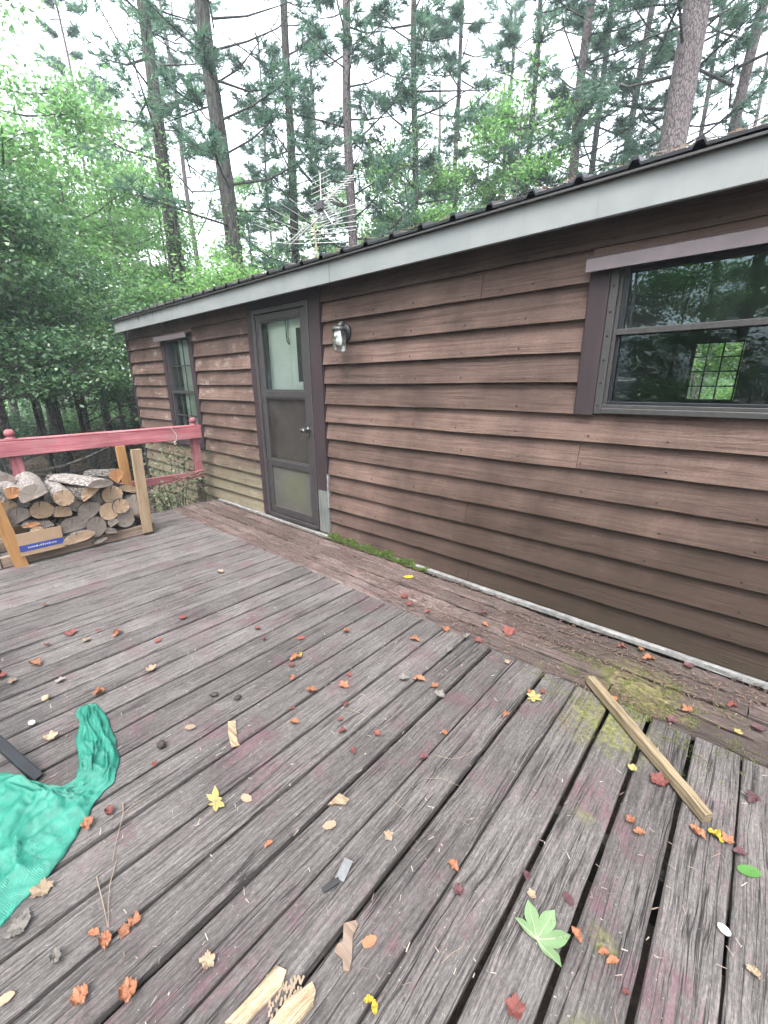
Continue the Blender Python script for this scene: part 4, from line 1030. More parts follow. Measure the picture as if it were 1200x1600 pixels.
LV = [
 (56, 1039, 24, 'curl', 'orange', 'long curled orange leaf above the upper left edge of the tarp'),
 (4, 1059, 18, 'curl', 'red', 'dark red leaf cut by the left edge of the picture'),
 (20, 1066, 16, 'maple', 'tan', 'tan leaf beside the red leaf at the left edge'),
 (184, 991, 18, 'curl', 'orange', 'curled orange leaf far left on the deck, in line with the door'),
 (155, 987, 9, 'curl', 'red', 'tiny red leaf just left of the curled orange leaf far out on the deck'),
 (110, 990, 22, 'maple', 'red', 'faded red leaf lying in front of the firewood rack'),
 (135, 1001, 15, 'maple', 'tan', 'pale yellowish leaf right of the faded red leaf by the rack'),
 (74, 1009, 11, 'curl', 'red', 'small dark red leaf below the firewood box'),
 (70, 946, 9, 'curl', 'red', 'dark red crumb of a leaf close to the left rack upright'),
 (247, 1001, 13, 'flat', 'red', 'pink flake of leaf in the middle of a far board'),
 (286, 966, 16, 'maple', 'red', 'pinkish dried leaf on the far boards toward the door'),
 (155, 1085, 22, 'curl', 'orange', 'crumpled orange leaf just above the tip of the tarp'),
 (237, 1047, 20, 'maple', 'tan', 'torn tan leaf right of the orange leaf at the tarp tip'),
 (81, 1154, 24, 'maple', 'tan', 'pale cream leaf left of the upright end of the tarp'),
 (94, 1064, 16, 'maple', 'grey', 'grey withered leaf above the pale cream leaf'),
 (242, 1196, 12, 'curl', 'red', 'small red leaf right of the tarp below the dark nut'),
 (345, 895, 13, 'curl', 'tan', 'yellowish curled leaf on the far boards below the door step'),
 (403, 983, 13, 'curl', 'red', 'bright red leaf standing on edge in mid deck'),
 (412, 999, 11, 'curl', 'purple', 'dark purple leaf under the bright red leaf in mid deck'),
 (470, 997, 14, 'flat', 'red', 'pink flat leaf right of the dark purple leaf in mid deck'),
 (462, 1030, 20, 'curl', 'orange', 'orange leaf at the top of a short row of three in mid deck'),
 (470, 1023, 10, 'curl', 'gold', 'small gold leaf touching the top orange leaf of the row'),
 (456, 1041, 13, 'curl', 'red', 'reddish middle leaf of the short row in mid deck'),
 (457, 1061, 14, 'curl', 'orange', 'pale orange lowest leaf of the short row in mid deck'),
 (487, 1080, 19, 'curl', 'orange', 'curled orange leaf over a board gap in the centre of the deck'),
 (537, 1072, 21, 'maple', 'orange', 'broad salmon orange leaf in the centre of the deck'),
 (541, 988, 15, 'curl', 'orange', 'orange leaf near the ends of the planks in mid deck'),
 (545, 1055, 12, 'maple', 'red', 'red brown leaf just above the broad salmon orange leaf'),
 (457, 1109, 10, 'curl', 'red', 'tiny red leaf stuck in a gap left of centre'),
 (460, 1130, 17, 'curl', 'orange', 'curled orange brown leaf below the tiny red leaf in the gap'),
 (541, 1102, 12, 'curl', 'red', 'round red leaf at the end of a pale stalk in mid deck'),
 (535, 1144, 15, 'curl', 'red', 'lower red leaf of two on the pink stained board'),
 (532, 1125, 12, 'maple', 'red', 'upper red leaf of two on the pink stained board'),
 (297, 1137, 17, 'flat', 'tan', 'flat tan leaf scrap right of the tarp end'),
 (638, 902, 17, 'flat', 'gold', 'yellow leaf on the debris strip below the siding'),
 (697, 984, 17, 'maple', 'orange', 'round orange leaf at the edge of the debris strip'),
 (648, 1001, 17, 'curl', 'orange', 'orange leaf below left of the round orange leaf by the strip'),
 (655, 1063, 21, 'curl', 'orange', 'upturned orange leaf beside a grey curled leaf right of centre'),
 (680, 1073, 16, 'maple', 'orange', 'orange leaf just right of the upturned orange leaf'),
 (688, 1088, 20, 'curl', 'grey', 'grey curled leaf blocking a board gap right of centre'),
 (632, 1062, 20, 'curl', 'grey', 'grey purple leaf just left of the upturned orange leaf'),
 (703, 1017, 14, 'curl', 'grey', 'grey leaf in a gap near the plank ends'),
 (730, 998, 17, 'curl', 'grey', 'grey leaf touching the plank end beside the strip'),
 (748, 1003, 15, 'curl', 'red', 'dark red leaf right of the grey leaf at the plank end'),
 (758, 977, 15, 'curl', 'orange', 'orange leaf in the middle of the debris strip'),
 (795, 988, 28, 'maple', 'red', 'large feathery red leaf on the debris strip'),
 (632, 933, 17, 'maple', 'red', 'red leaf on the strip below the yellow leaf'),
 (640, 946, 13, 'curl', 'red', 'darker red leaf right below another red leaf on the strip'),
 (668, 957, 11, 'curl', 'red', 'small crimson leaf at the plank ends below the strip'),
 (757, 960, 14, 'curl', 'purple', 'purple leaf on the strip close to the pale sill strip'),
 (793, 1035, 13, 'maple', 'tan', 'tan leaf in a narrow gap near the plank ends at the right'),
 (828, 1083, 12, 'curl', 'orange', 'small orange leaf tucked behind the yellow star leaf near the stick'),
 (848, 1083, 13, 'curl', 'red', 'red leaf just right of the yellow star leaf near the stick'),
 (791, 1118, 15, 'curl', 'orange', 'orange leaf at the edge of a wide gap below the yellow star leaf'),
 (695, 1147, 13, 'curl', 'orange', 'orange leaf lying in a gap in the middle of the picture'),
 (663, 1185, 18, 'curl', 'purple', 'dark purple leaf bud in a gap in the middle of the picture'),
 (590, 1148, 15, 'curl', 'red', 'deep red leaf left of the gap in the middle of the picture'),
 (552, 1175, 14, 'curl', 'red', 'narrow red leaf on the magenta stained board'),
 (1013, 1031, 20, 'curl', 'orange', 'curled orange leaf on the mossy strip under the right window'),
 (1001, 1017, 14, 'curl', 'orange', 'smaller orange leaf behind the curled one under the right window'),
 (972, 1012, 13, 'curl', 'red', 'red leaf on the strip left of the two orange leaves'),
 (1076, 1043, 20, 'maple', 'purple', 'flat purple leaf beside the pale strip at the right'),
 (1075, 1111, 21, 'maple', 'orange', 'orange leaf on the moss right of the stick'),
 (1144, 1104, 17, 'curl', 'red', 'red leaf near the right edge on the strip'),
 (1153, 1145, 15, 'maple', 'yellow', 'pale yellow leaf near the right edge on the strip'),
 (1184, 1141, 22, 'maple', 'purple', 'purple brown leaf right of the pale yellow leaf'),
 (1049, 1127, 19, 'maple', 'purple', 'magenta purple leaf at the plank ends right of the stick'),
 (1029, 1221, 34, 'maple', 'red', 'large reddish torn leaf left of the middle of the stick'),
 (988, 1204, 18, 'curl', 'yellow', 'curled pale yellow leaf in a wide gap left of the stick'),
 (1176, 1250, 26, 'curl', 'purple', 'dark purple curled leaf below the strip at the right edge'),
 (960, 1093, 13, 'maple', 'orange', 'orange leaf leaning on the upper end of the stick'),
 (985, 1285, 20, 'curl', 'orange', 'upper of two orange leaves joined left of the stick foot'),
 (999, 1303, 19, 'curl', 'orange', 'lower of two orange leaves joined left of the stick foot'),
 (1090, 1303, 26, 'curl', 'orange', 'orange leaf at the left of the clump below the stick foot'),
 (1117, 1308, 24, 'curl', 'gold', 'yellow leaf in the middle of the clump below the stick foot'),
 (1137, 1315, 24, 'maple', 'orange', 'rusty leaf at the right of the clump below the stick foot'),
 (1155, 1334, 20, 'curl', 'purple', 'dark leaf trailing from the clump below the stick foot'),
 (1177, 1522, 24, 'curl', 'tan', 'tan curled leaf low at the right edge'),
 (943, 1490, 18, 'curl', 'orange', 'orange leaf, upper of a pair right of the big green star leaf'),
 (957, 1503, 20, 'curl', 'orange', 'rust orange leaf, lower of a pair right of the big green star leaf'),
 (900, 1462, 22, 'curl', 'orange', 'orange leaf in the gap at the tip of the big green star leaf'),
 (977, 1553, 14, 'curl', 'red', 'small red leaf near the bottom edge right of centre'),
 (805, 1578, 38, 'maple', 'red', 'broad dark red leaf at the bottom below the green star leaf'),
 (822, 1370, 18, 'curl', 'purple', 'purple brown leaf in the wide gap above the green star leaf'),
 (830, 1399, 18, 'maple', 'tan', 'brown leaf scraps just above the green star leaf'),
 (888, 1405, 22, 'flat', 'purple', 'dull mauve leaf pressed on the board above the green star leaf'),
 (708, 1355, 22, 'curl', 'orange', 'orange leaf curled over a gap right of the foil strip'),
 (716, 1396, 24, 'curl', 'purple', 'purple leaf with a pale stalk below the orange leaf on the gap'),
 (577, 1472, 25, 'flat', 'orange', 'flat bright orange leaf right of the bark chip'),
 (607, 1307, 20, 'maple', 'tan', 'torn tan leaf above right of the foil strip'),
 (515, 1290, 22, 'flat', 'tan', 'brown leaf scrap pressed on the pink stained board'),
 (420, 1320, 14, 'curl', 'orange', 'small orange leaf in front of the foil strip toward the left'),
 (137, 1290, 27, 'curl', 'orange', 'orange brown leaf touching the right edge of the tarp'),
 (171, 1270, 22, 'curl', 'red', 'red curled leaf right of the tarp above the twigs'),
 (195, 1455, 24, 'maple', 'orange', 'orange leaf, left of two overlapping on a gap at the lower left'),
 (211, 1441, 26, 'maple', 'orange', 'orange leaf, right of two overlapping on a gap at the lower left'),
 (148, 1460, 20, 'curl', 'orange', 'small curled orange leaf at the foot of the pale twigs, left one'),
 (165, 1472, 28, 'curl', 'orange', 'curled rust leaf at the foot of the pale twigs, right one'),
 (127, 1561, 38, 'curl', 'orange', 'big crumpled orange leaf at the lower left corner'),
 (200, 1555, 42, 'curl', 'orange', 'long twisted tan orange leaf near the bottom left'),
 (325, 1505, 30, 'maple', 'tan', 'broken brown leaf between two gaps at the lower left'),
 (66, 1392, 38, 'maple', 'tan', 'large dry beige leaf along the lower edge of the tarp'),
 (30, 1450, 48, 'maple', 'grey', 'large grey dried leaf below the tarp at the left edge'),
 (88, 1500, 28, 'curl', 'grey', 'grey shrivelled leaf at the lower left'),
 (8, 1562, 26, 'flat', 'tan', 'flat beige leaf cut by the lower left edge'),
 (385, 1248, 20, 'flat', 'tan', 'beige leaf flake right of the yellow star leaf by the tarp'),
 (1170, 1362, 33, 'oval', 'bright_green', 'smooth bright green oval leaf near the right edge'),
]
for q in LV: leaf(*q)
def lobed(c, tips, stalk, colr, label, val=.40, lift=.012, vein='leaf_tan'):
    C = G(*c); T_ = [G(*t) for t in tips]; n = len(T_); vs = []; m_ = 10; rg = random.Random(c[0])
    R_ = sum((t-C).length for t in T_)/n
    def zz(p): d = p-C; return .008+lift*(d.length/R_)**2*.6+lift*.8*mnoise.noise((d.x/R_*1.6+c[0], d.y/R_*1.6, 1))+lift*.5
    edge = []
    for i in range(n):
        a, b = T_[i]-C, T_[(i+1) % n]-C; vly = (a.normalized()+b.normalized())*.5*val*(a.length+b.length)*.5
        if i == n-1: vly *= .45                       # notch where the stalk joins
        for k_ in range(m_):
            t = k_/m_; u = t*2 if t < .5 else 2-t*2; e0 = a if t < .5 else b
            p = e0.lerp(vly, u**.8); bul = math.sin(u*math.pi)*.10*e0.length
            sd = vly-e0; nn = Vector((-sd.y, sd.x, 0)).normalized(); nn = nn if nn.dot(vly+e0) > 0 else -nn
            edge.append(C+p+nn*bul*(1 if u < .98 else 0)+Vector((rg.uniform(-1, 1), rg.uniform(-1, 1), 0))*R_*.012)
    vs = [Vector((C.x, C.y, 0))]; N_ = len(edge)
    for k_ in (.35, .7, 1.0): vs += [C.lerp(e, k_) for e in edge]
    for v in vs: v.z = zz(v)
    fs = [(0, 1+j, 1+(j+1) % N_) for j in range(N_)]
    for r_ in range(2): fs += [(1+r_*N_+j, 1+(r_+1)*N_+j, 1+(r_+1)*N_+(j+1) % N_, 1+r_*N_+(j+1) % N_) for j in range(N_)]
    mb = MB(); mb.add([v-C for v in vs], fs); o = mb.build('fallen_leaf', 'leaf_'+colr, smooth=True); o.location = C; tag(o, label, 'leaf')
    mb = MB()
    for t in T_:
        P = [C.lerp(t, q) for q in (0, .3, .6, .9)]
        for p in P: p.z = zz(p)+.0006
        mb.tube([p-C for p in P], [R_*.022, R_*.017, R_*.011, R_*.005], 5, cap=False)
    P = [C, G(*stalk[0]), G(*stalk[1])]
    for p in P: p.z = zz(C)+.001 if p is P[0] else .013
    mb.tube([p-C for p in P], [R_*.024, R_*.020, R_*.018], 6); mb.build('vein', vein, o)
lobed((838, 1473), [(803, 1441), (824, 1414), (865, 1430), (890, 1471), (876, 1520)], [(836, 1510), (842, 1566)], 'green', 'large pale green star leaf with a long stalk near the bottom', .56, .014, 'leaf_pale_vein')
lobed((337, 1256), [(323, 1247), (337, 1234), (348, 1252), (352, 1266), (338, 1273), (326, 1262)], [(332, 1262), (324, 1268)], 'yellow', 'bright yellow star shaped leaf right of the tarp', .5, .008)
lobed((833, 1092), [(822, 1087), (832, 1082), (845, 1090), (846, 1098), (832, 1101), (823, 1095)], [(826, 1097), (820, 1103)], 'yellow', 'yellow star leaf right of centre left of the stick', .5, .006)
# yellow petals
for (px, py, s_, lab) in ((576, 1564, 16, 'upper of two bright yellow petals on a gap at the bottom'), (585, 1576, 18, 'lower of two bright yellow petals on a gap at the bottom')):
    leaf(px, py, s_, 'curl', 'gold', lab, group='bright yellow petals at the bottom', name='petal')
# pebble, nuts
def blob(px, py, size, mat, name, label, cat, sx=1.3, sz=.7, rough=.15):
    p = G(px, py); r = size*mpp(p)*.5; mb = MB(); n, m_ = 14, 9; vs = []; fs = []
    for i in range(m_+1):
        a = math.pi*i/m_
        for j in range(n):
            t = 2*math.pi*j/n; d = Vector((math.sin(a)*math.cos(t), math.sin(a)*math.sin(t), math.cos(a)))
            k_ = 1+rough*mnoise.noise(d*1.8+Vector((px, 0, 0))); vs.append((d.x*sx*r*k_, d.y*r*k_, d.z*sz*r*k_+r*sz*.95))
    for i in range(m_):
        for j in range(n): fs.append((i*n+j, (i+1)*n+j, (i+1)*n+(j+1) % n, i*n+(j+1) % n))
    mb.add(vs, fs); o = mb.build(name, mat, smooth=True); o.location = (p.x, p.y, .002); o.rotation_euler = (0, 0, random.uniform(0, 3)); tag(o, label, cat)
blob(1130, 1456, 14, 'white_stone', 'pebble', 'white pebble beside a gap low at the right', 'pebble')
blob(253, 1168, 13, 'nut_dark', 'seed_pod', 'round dark seed pod on the boards right of the tarp', 'seed pod', 1, .9)
blob(72, 1094, 10, 'leaf_tan', 'acorn', 'pale round acorn left of the tarp tip', 'acorn', 1.2, .8)
blob(51, 1132, 9, 'white_stone', 'white_crumb', 'white crumb above the chair leg', 'crumb', 1.3, .7)
blob(335, 1087, 9, 'nut_dark', 'bark_crumb', 'dark crumb of bark left of a pair on the far boards', 'bark crumb', 1.4, .6, .5)
blob(372, 1092, 9, 'nut_dark', 'bark_crumb', 'dark crumb of bark right of a pair on the far boards', 'bark crumb', 1.4, .6, .5)
# flat chips
def chip(pts, th, mat, name, label, cat, curl=0.0):
    vs = [G(x, y, .004) for x, y in pts]; n = len(vs); c = sum(vs, Vector())/n
    mb = MB(); V = []
    for z in (0, th):
        for v in vs: V.append((v.x, v.y, .003+z+curl*(v-c).length+.002*mnoise.noise((v.x*80, v.y*80, z*90))))
    fs = [tuple(range(n-1, -1, -1)), tuple(range(n, 2*n))]+[(i, (i+1) % n, n+(i+1) % n, n+i) for i in range(n)]
    mb.add(V, [tuple(reversed(f)) for f in fs]); tag(mb.build(name, mat), label, cat)
chip([(537, 1445), (556, 1440), (560, 1447), (551, 1465), (550, 1500), (546, 1520), (537, 1519), (535, 1500), (523, 1490), (527, 1478), (536, 1473)], .008, 'old_lumber', 'bark_chip', 'grey purple bark chip standing out low in the middle', 'bark chip')
chip([(356, 1128), (368, 1127), (371, 1158), (375, 1165), (362, 1168), (357, 1150)], .004, 'splinter_wood', 'wood_chip', 'straw coloured flat wood chip left of centre', 'wood chip')
chip([(512, 1258), (530, 1240), (546, 1250), (540, 1258), (524, 1256)], .004, 'splinter_wood', 'wood_chip', 'pale wood chip bridging a gap above the foil strip', 'wood chip')
mb = MB()
a = G(545, 1343, .006); b = G(530, 1375, .006); c = G(504, 1392, .005)
mb.bar(a, b, .030, .002, nseg=4, bev=.0005, jit=.003); tp = mb.build('foil_strip', 'foil'); tag(tp, 'bent silver foil strip with a black end in the lower middle', 'foil strip')
mb = MB(); mb.bar(b+Vector((0, 0, .002)), c+Vector((0, 0, .002)), .016, .006, nseg=3, bev=.001); mb.build('black_tab', 'rubber_black', tp)
# twigs
def twig(pts, r, label, z=.006):
    mb = MB(); P = [G(x, y, z) for x, y in pts]
    for i, p in enumerate(P): p.z += .006*(i % 2)
    mb.tube(P, [r*(1-.6*i/len(P)) for i in range(len(P))], 5); tag(mb.build('twig', 'twig'), label, 'twig', 'thin twigs and pine needles on the deck')
twig([(192, 1255), (193, 1272), (188, 1290), (181, 1320), (176, 1345)], .0016, 'pale forked twig right of the tarp')
twig([(193, 1272), (207, 1260), (235, 1242)], .0012, 'side shoot lying beside the forked twig right of the tarp')
twig([(151, 1370), (157, 1395), (164, 1425), (169, 1450)], .0016, 'left twig of two that meet at an orange leaf')
twig([(182, 1345), (172, 1385), (169, 1420), (170, 1450)], .0014, 'right twig of two that meet at an orange leaf')
twig([(541, 1107), (560, 1115), (578, 1122), (590, 1138)], .0012, 'curved pale stalk lying in mid deck')
twig([(680, 1180), (705, 1188), (722, 1183), (738, 1175)], .0012, 'curved pine needle right of the purple bud')
twig([(665, 1216), (690, 1218), (718, 1228)], .001, 'thin pine needle crossing a gap in the middle')
twig([(612, 1250), (625, 1262), (640, 1268)], .001, 'short bent needle right of the pale wood chip')
twig([(690, 1505), (705, 1492), (722, 1480)], .001, 'short needle below the white flake low in the middle')
twig([(1090, 1178), (1105, 1190), (1098, 1186)], .0016, 'short dark twig in a gap right of the stick')
twig([(1150, 1085), (1160, 1090), (1167, 1094)], .0016, 'short brown twig on the strip near the right edge')
twig([(1110, 1340), (1125, 1335), (1133, 1345)], .0014, 'small dark twig below the leaf clump at the stick foot')

# debris of rotten bark and pine straw on the strip along the wall, and specks over the deck
def debris(name, n, fn, mat, label, lmin, lmax, wd):
    mb_v = np.zeros((n*4, 3)); rg = np.random.default_rng(5)
    tint = np.repeat(rg.random(n), 4)
    for i in range(n):
        x, y = fn(rg); a = rg.uniform(0, 6.28); L = rg.uniform(lmin, lmax); w_ = wd*rg.uniform(.5, 1.5); d = np.array([math.cos(a), math.sin(a), 0]); e = np.array([-d[1], d[0], 0])*w_
        p = np.array([x, y, rg.uniform(.004, .009)]); t = np.array([0, 0, rg.uniform(-.002, .005)])
        mb_v[i*4:i*4+4] = [p-e, p+e, p+d*L+e*.6+t, p+d*L-e*.6+t]
    me = bpy.data.meshes.new(name); me.from_pydata(mb_v.tolist(), [], np.arange(n*4).reshape(n, 4).tolist())
    at = me.attributes.new('tint', 'FLOAT', 'POINT'); at.data.foreach_set('value', tint.astype(np.float32)); me.materials.append(M[mat])
    o = bpy.data.objects.new(name, me); COL.objects.link(o); tag(o, label, 'debris', kind='stuff')
def f1(rg):
    while True:
        x = rg.uniform(-4.9, .5); y = -.64+.58*rg.random()**1.0
        if mnoise.noise((x*2.2, y*7, 3))+.35*(-x-1.2)/2 > rg.uniform(-.5, .45): return x, y
def f2(rg):
    x = rg.uniform(-4.2, .6); y = rg.uniform(-2.5, -.64); return x, y
debris('bark_debris', 11000, f1, 'straw_bits', 'reddish bark crumbs and pine straw on the boards along the wall', .004, .034, .0023)
debris('deck_specks', 1300, f2, 'speck_bits', 'pale bits of straw and dirt scattered over the deck', .003, .024, .0013)

# ================================================================== VEGETATION
def npmesh(name, V, n_per, tint, mat):
    n = len(V)//n_per; me = bpy.data.meshes.new(name)
    me.vertices.add(len(V)); me.vertices.foreach_set('co', V.astype(np.float32).ravel())
    me.loops.add(n*n_per); me.loops.foreach_set('vertex_index', np.arange(n*n_per, dtype=np.int32))
    me.polygons.add(n); me.polygons.foreach_set('loop_start', (np.arange(n)*n_per).astype(np.int32))
    me.update(calc_edges=True)
    at = me.attributes.new('tint', 'FLOAT', 'POINT'); at.data.foreach_set('value', np.repeat(tint, n_per).astype(np.float32))
    me.materials.append(M[mat]); return me
def leafquads(P, size, rg, flat=.5):
    n = len(P); N_ = rg.normal(size=(n, 3)); N_[:, 2] = np.abs(N_[:, 2])+flat*1.2; N_ /= np.linalg.norm(N_, axis=1)[:, None]
    A = rg.normal(size=(n, 3)); A -= (A*N_).sum(1)[:, None]*N_; A /= np.linalg.norm(A, axis=1)[:, None]; B = np.cross(N_, A)
    s = (size*rg.uniform(.6, 1.35, n))[:, None]
    V = np.empty((n, 4, 3)); V[:, 0] = P-A*s*.5; V[:, 1] = P+B*s*.28-N_*s*.06; V[:, 2] = P+A*s*.5; V[:, 3] = P-B*s*.28-N_*s*.06
    return V.reshape(-1, 3)
def mk(name, me, parent=None):
    o = bpy.data.objects.new(name, me); COL.objects.link(o)
    if parent: o.parent = parent
    return o
def meshof(mb, mat, smooth=True):
    o = mb.build('tmp', mat, smooth=smooth); me = o.data; bpy.data.objects.remove(o); return me

def broadleaf(seed, H, spread, trunk_r, nleaf, lsize, mat, barkm, low=.25, limbs=11, top=1.0):
    rd = random.Random(seed); rg = np.random.default_rng(seed); mb = MB(); tb = MB()
    pts = []; x = y = 0
    for i in range(9):
        t = i/8; x += rd.uniform(-.05, .05)*H/8; y += rd.uniform(-.05, .05)*H/8; pts.append((x, y, t*H*.92))
    tb.tube(pts, [trunk_r*(1.25-1.1*i/8) if i else trunk_r*1.6 for i in range(9)], 10, jit=.12)
    C = []
    for i in range(limbs):
        t = low+(.95-low)*(i+.5)/limbs; z = t*H*.92; f = t*8; k_ = min(int(f), 7); b = Vector(pts[k_]).lerp(Vector(pts[k_+1]), f-k_)
        a = i*2.4+rd.uniform(-.5, .5); L = spread*(1.0-.62*max(0, (t-low)/(1-low))**1.3)*rd.uniform(.7, 1.15)
        d = Vector((math.cos(a), math.sin(a), rd.uniform(.15, .6))); e = b+d*L; mid = b+d*L*.5+Vector((0, 0, -.06*L))
        mb.tube([b, mid, e], [trunk_r*.38*(1.1-t), trunk_r*.22, .008], 6)
        for s_ in range(5):
            q = b.lerp(e, rd.uniform(.35, 1.0)); a2 = a+rd.uniform(-1.3, 1.3); L2 = L*rd.uniform(.25, .5); e2 = q+Vector((math.cos(a2), math.sin(a2), rd.uniform(-.15, .5)))*L2
            mb.tube([q, q.lerp(e2, .5)+Vector((0, 0, .04)), e2], [.012, .009, .004], 4, cap=False)
            C += [(q.lerp(e2, u), .17*spread*rd.uniform(.5, 1.2)) for u in (.45, .75, 1.0)]
    for i in range(6): C.append((Vector(pts[8])+Vector((rd.uniform(-.3, .3), rd.uniform(-.3, .3), rd.uniform(-.3, .3)))*spread*.5, .16*spread))
    per = max(4, nleaf//len(C)); P = []; T = []
    for c, r in C:
        n = int(per*rd.uniform(.4, 1.7)); q = rg.normal(size=(n, 3))*np.array([r, r, r*.42])+np.array(c); P.append(q)
        base = rd.uniform(.15, .85); T.append(np.clip(base+rg.normal(size=n)*.18, 0, 1))
    P = np.concatenate(P); T = np.concatenate(T)
    return meshof(tb, barkm), meshof(mb, barkm), npmesh('crown', leafquads(P, lsize, rg), 4, T, mat)

def pine_crown(seed, z0, z1, Lmax, nbr, ntuft, barkm='dark_bark', needles=20):
    rd = random.Random(seed); rg = np.random.default_rng(seed); mb = MB(); P = []; D = []
    for i in range(nbr):
        t = ((i+rd.random())/nbr)**1.0; z = z0+(z1-z0)*t; a = i*2.4+rd.uniform(-.6, .6); L = Lmax*(1-.7*t)*rd.uniform(.45, 1.2)
        d = Vector((math.cos(a), math.sin(a), 0)); up = rd.uniform(-.05, .55)
        p0 = Vector((0, 0, z)); p1 = p0+d*L*.4+Vector((0, 0, up*L*.25)); p2 = p0+d*L*.75+Vector((rd.uniform(-.1, .1), rd.uniform(-.1, .1), up*L*.65+.0)); p3 = p0+d*L+Vector((0, 0, up*L*1.1))
        r = .008+.010*L
        mb.tube([p0, p1, p2, p3], [r, r*.75, r*.5, r*.2], 6, cap=False)
        if rd.random() < .16: continue               # dead bare limb
        for k_ in range(ntuft):
            u = rd.uniform(.35, 1.05); q = p1.lerp(p2, (u-.35)/.4) if u < .75 else p2.lerp(p3, min(1, (u-.75)/.25))
            a2 = a+rd.uniform(-1.3, 1.3); s_ = Vector((math.cos(a2), math.sin(a2), rd.uniform(-.2, .6)))*L*rd.uniform(.05, .3)
            if k_ % 3 == 0: mb.tube([q, q+s_], [.008, .004], 4, cap=False)
            P.append(q+s_); D.append(s_.normalized())
    P = np.array(P); D = np.array(D); n = len(P)
    Pn = np.repeat(P, needles, 0); Dn = np.repeat(D, needles, 0)+rg.normal(size=(n*needles, 3))*.62; Dn /= np.linalg.norm(Dn, axis=1)[:, None]
    Pn = Pn-np.repeat(D, needles, 0)*rg.uniform(0, .18, n*needles)[:, None]
    A = np.cross(Dn, rg.normal(size=Dn.shape)); A /= np.linalg.norm(A, axis=1)[:, None]
    L = rg.uniform(.16, .32, len(Pn))[:, None]; V = np.empty((len(Pn), 3, 3)); V[:, 0] = Pn-A*.012; V[:, 1] = Pn+A*.012; V[:, 2] = Pn+Dn*L
    T = np.clip(np.repeat(rg.uniform(.1, .9, n), needles)+rg.normal(size=len(Pn))*.12, 0, 1)
    return meshof(mb, barkm), npmesh('crown', V.reshape(-1, 3), 3, T, 'needle_leaf')

PINES = [pine_crown(11, 4.8, 15, 2.6, 44, 26), pine_crown(12, 6.2, 17, 2.5, 42, 26), pine_crown(13, 4.0, 14, 2.6, 44, 26), pine_crown(14, 7.8, 20, 2.8, 48, 26)]
def dirpx(px, py):
    r = ray(px, py); r = Vector((r.x, r.y, 0)).normalized(); return r
def pine(px, py, dist, dia, var, label, group=None, lean=(0, 0), barkm='pine_bark', H=18, extra=None, sc=1.0, name='pine_tree', pos=None):
    if pos is None:
        p = Vector((CAM.x, CAM.y, 0))+dirpx(px, py)*dist
    else: p = Vector(pos)
    g = gz(p.x, p.y); root = thing(name, label, 'tree', (p.x, p.y, g), group)
    mb = MB(); n = 26; P = []; rad = []; sd = random.random()*30
    for i in range(n+1):
        t = i/n; z = H*t; P.append((lean[0]*z+.10*mnoise.noise((z*.25, sd, 0))*t*2, lean[1]*z+.10*mnoise.noise((z*.25, sd, 9))*t*2, z-.15)); rad.append(dia/2*(1.0-.62*t)*(1.35 if i == 0 else 1))
    mb.tube(P, rad, 16, jit=.10); mb.build('trunk', barkm, root, True)
    bm, cm = PINES[var]; rz = random.uniform(0, 6.28)
    b = mk('limb', bm, root); c = mk('crown', cm, root)
    for o in (b, c): o.rotation_euler = (0, 0, rz); o.scale = (sc, sc, sc*random.uniform(.95, 1.05))
    if extra: extra(root, dia)
    return root
def vine_wrap(h0, h1, n, amount=.25):
    def f(root, dia):
        rg = np.random.default_rng(int(n)); z = rg.uniform(h0, h1, n); a = rg.uniform(0, 6.28, n); r = dia*.5+np.abs(rg.normal(size=n))*amount
        P = np.stack([r*np.cos(a), r*np.sin(a), z], 1); mk('vine', npmesh('vine', leafquads(P, .10, rg), 4, rg.random(n), 'green_leaf'), root)
        mb = MB()
        for i in range(5):
            a0 = i*1.3; mb.tube([(dia*.55*math.cos(a0+.25*math.sin(k_)), dia*.55*math.sin(a0+.25*math.sin(k_)), h0*0+h1*.8*k_/8) for k_ in range(9)], .02, 5)
        mb.build('vine_stem', 'smooth_bark', root)
    return f
def limbs(spec):
    def f(root, dia):
        for (z, ang, L, up) in spec:
            mb = MB()
            d = RT.copy(); d.z = 0; d = d*math.cos(ang)+Vector((FW.x, FW.y, 0)).normalized()*math.sin(ang)
            P = [Vector((0, 0, z))+d*L*t+Vector((0, 0, up*L*t**1.6-.02*L*math.sin(t*6))) for t in (0, .2, .4, .6, .8, 1)]
            mb.tube(P, [.055, .05, .045, .035, .025, .01], 7)
            mb.build('bare_limb', 'dark_bark', root)
    return f
# the trunks one can tell apart, left to right
pine(262, 330, 15, .44, 3, 'dark leaning trunk wrapped in vines left of the pair above the far window', None, (-.004, .004), 'dark_bark', 19, vine_wrap(2, 9, 1500, .16))
pine(362, 330, 13, .49, 1, 'thick ivy ribbed pine trunk above the far end of the roof', None, (-.02, -.005), 'dark_bark', 18, vine_wrap(3.5, 6.5, 240, .05))
pine(460, 410, 16, .36, 0, 'dark vine covered pine rising behind the aerial on its left', None, (.012, .004), 'dark_bark', 18, vine_wrap(2, 9, 1600, .22))
pine(550, 390, 14, .33, 0, 'straight pine with forked crooked limbs right behind the aerial', None, (0, 0), 'pine_bark', 18, limbs([(6.0, .1, 2.6, .75), (7.0, math.pi-.1, 2.2, .9), (4.9, .2, .9, 1.4), (7.6, 2.8, 1.8, .7)]))
pine(893, 285, 15, .34, 1, 'slim straight pine with dead side twigs right of the bright saplings', None, (.002, 0), 'pine_bark', 18, limbs([(6.0, math.pi, 1.2, .05), (6.7, math.pi+.3, 1.5, .1), (7.3, math.pi-.2, 1.4, .5), (5.2, .2, .9, .1)]))
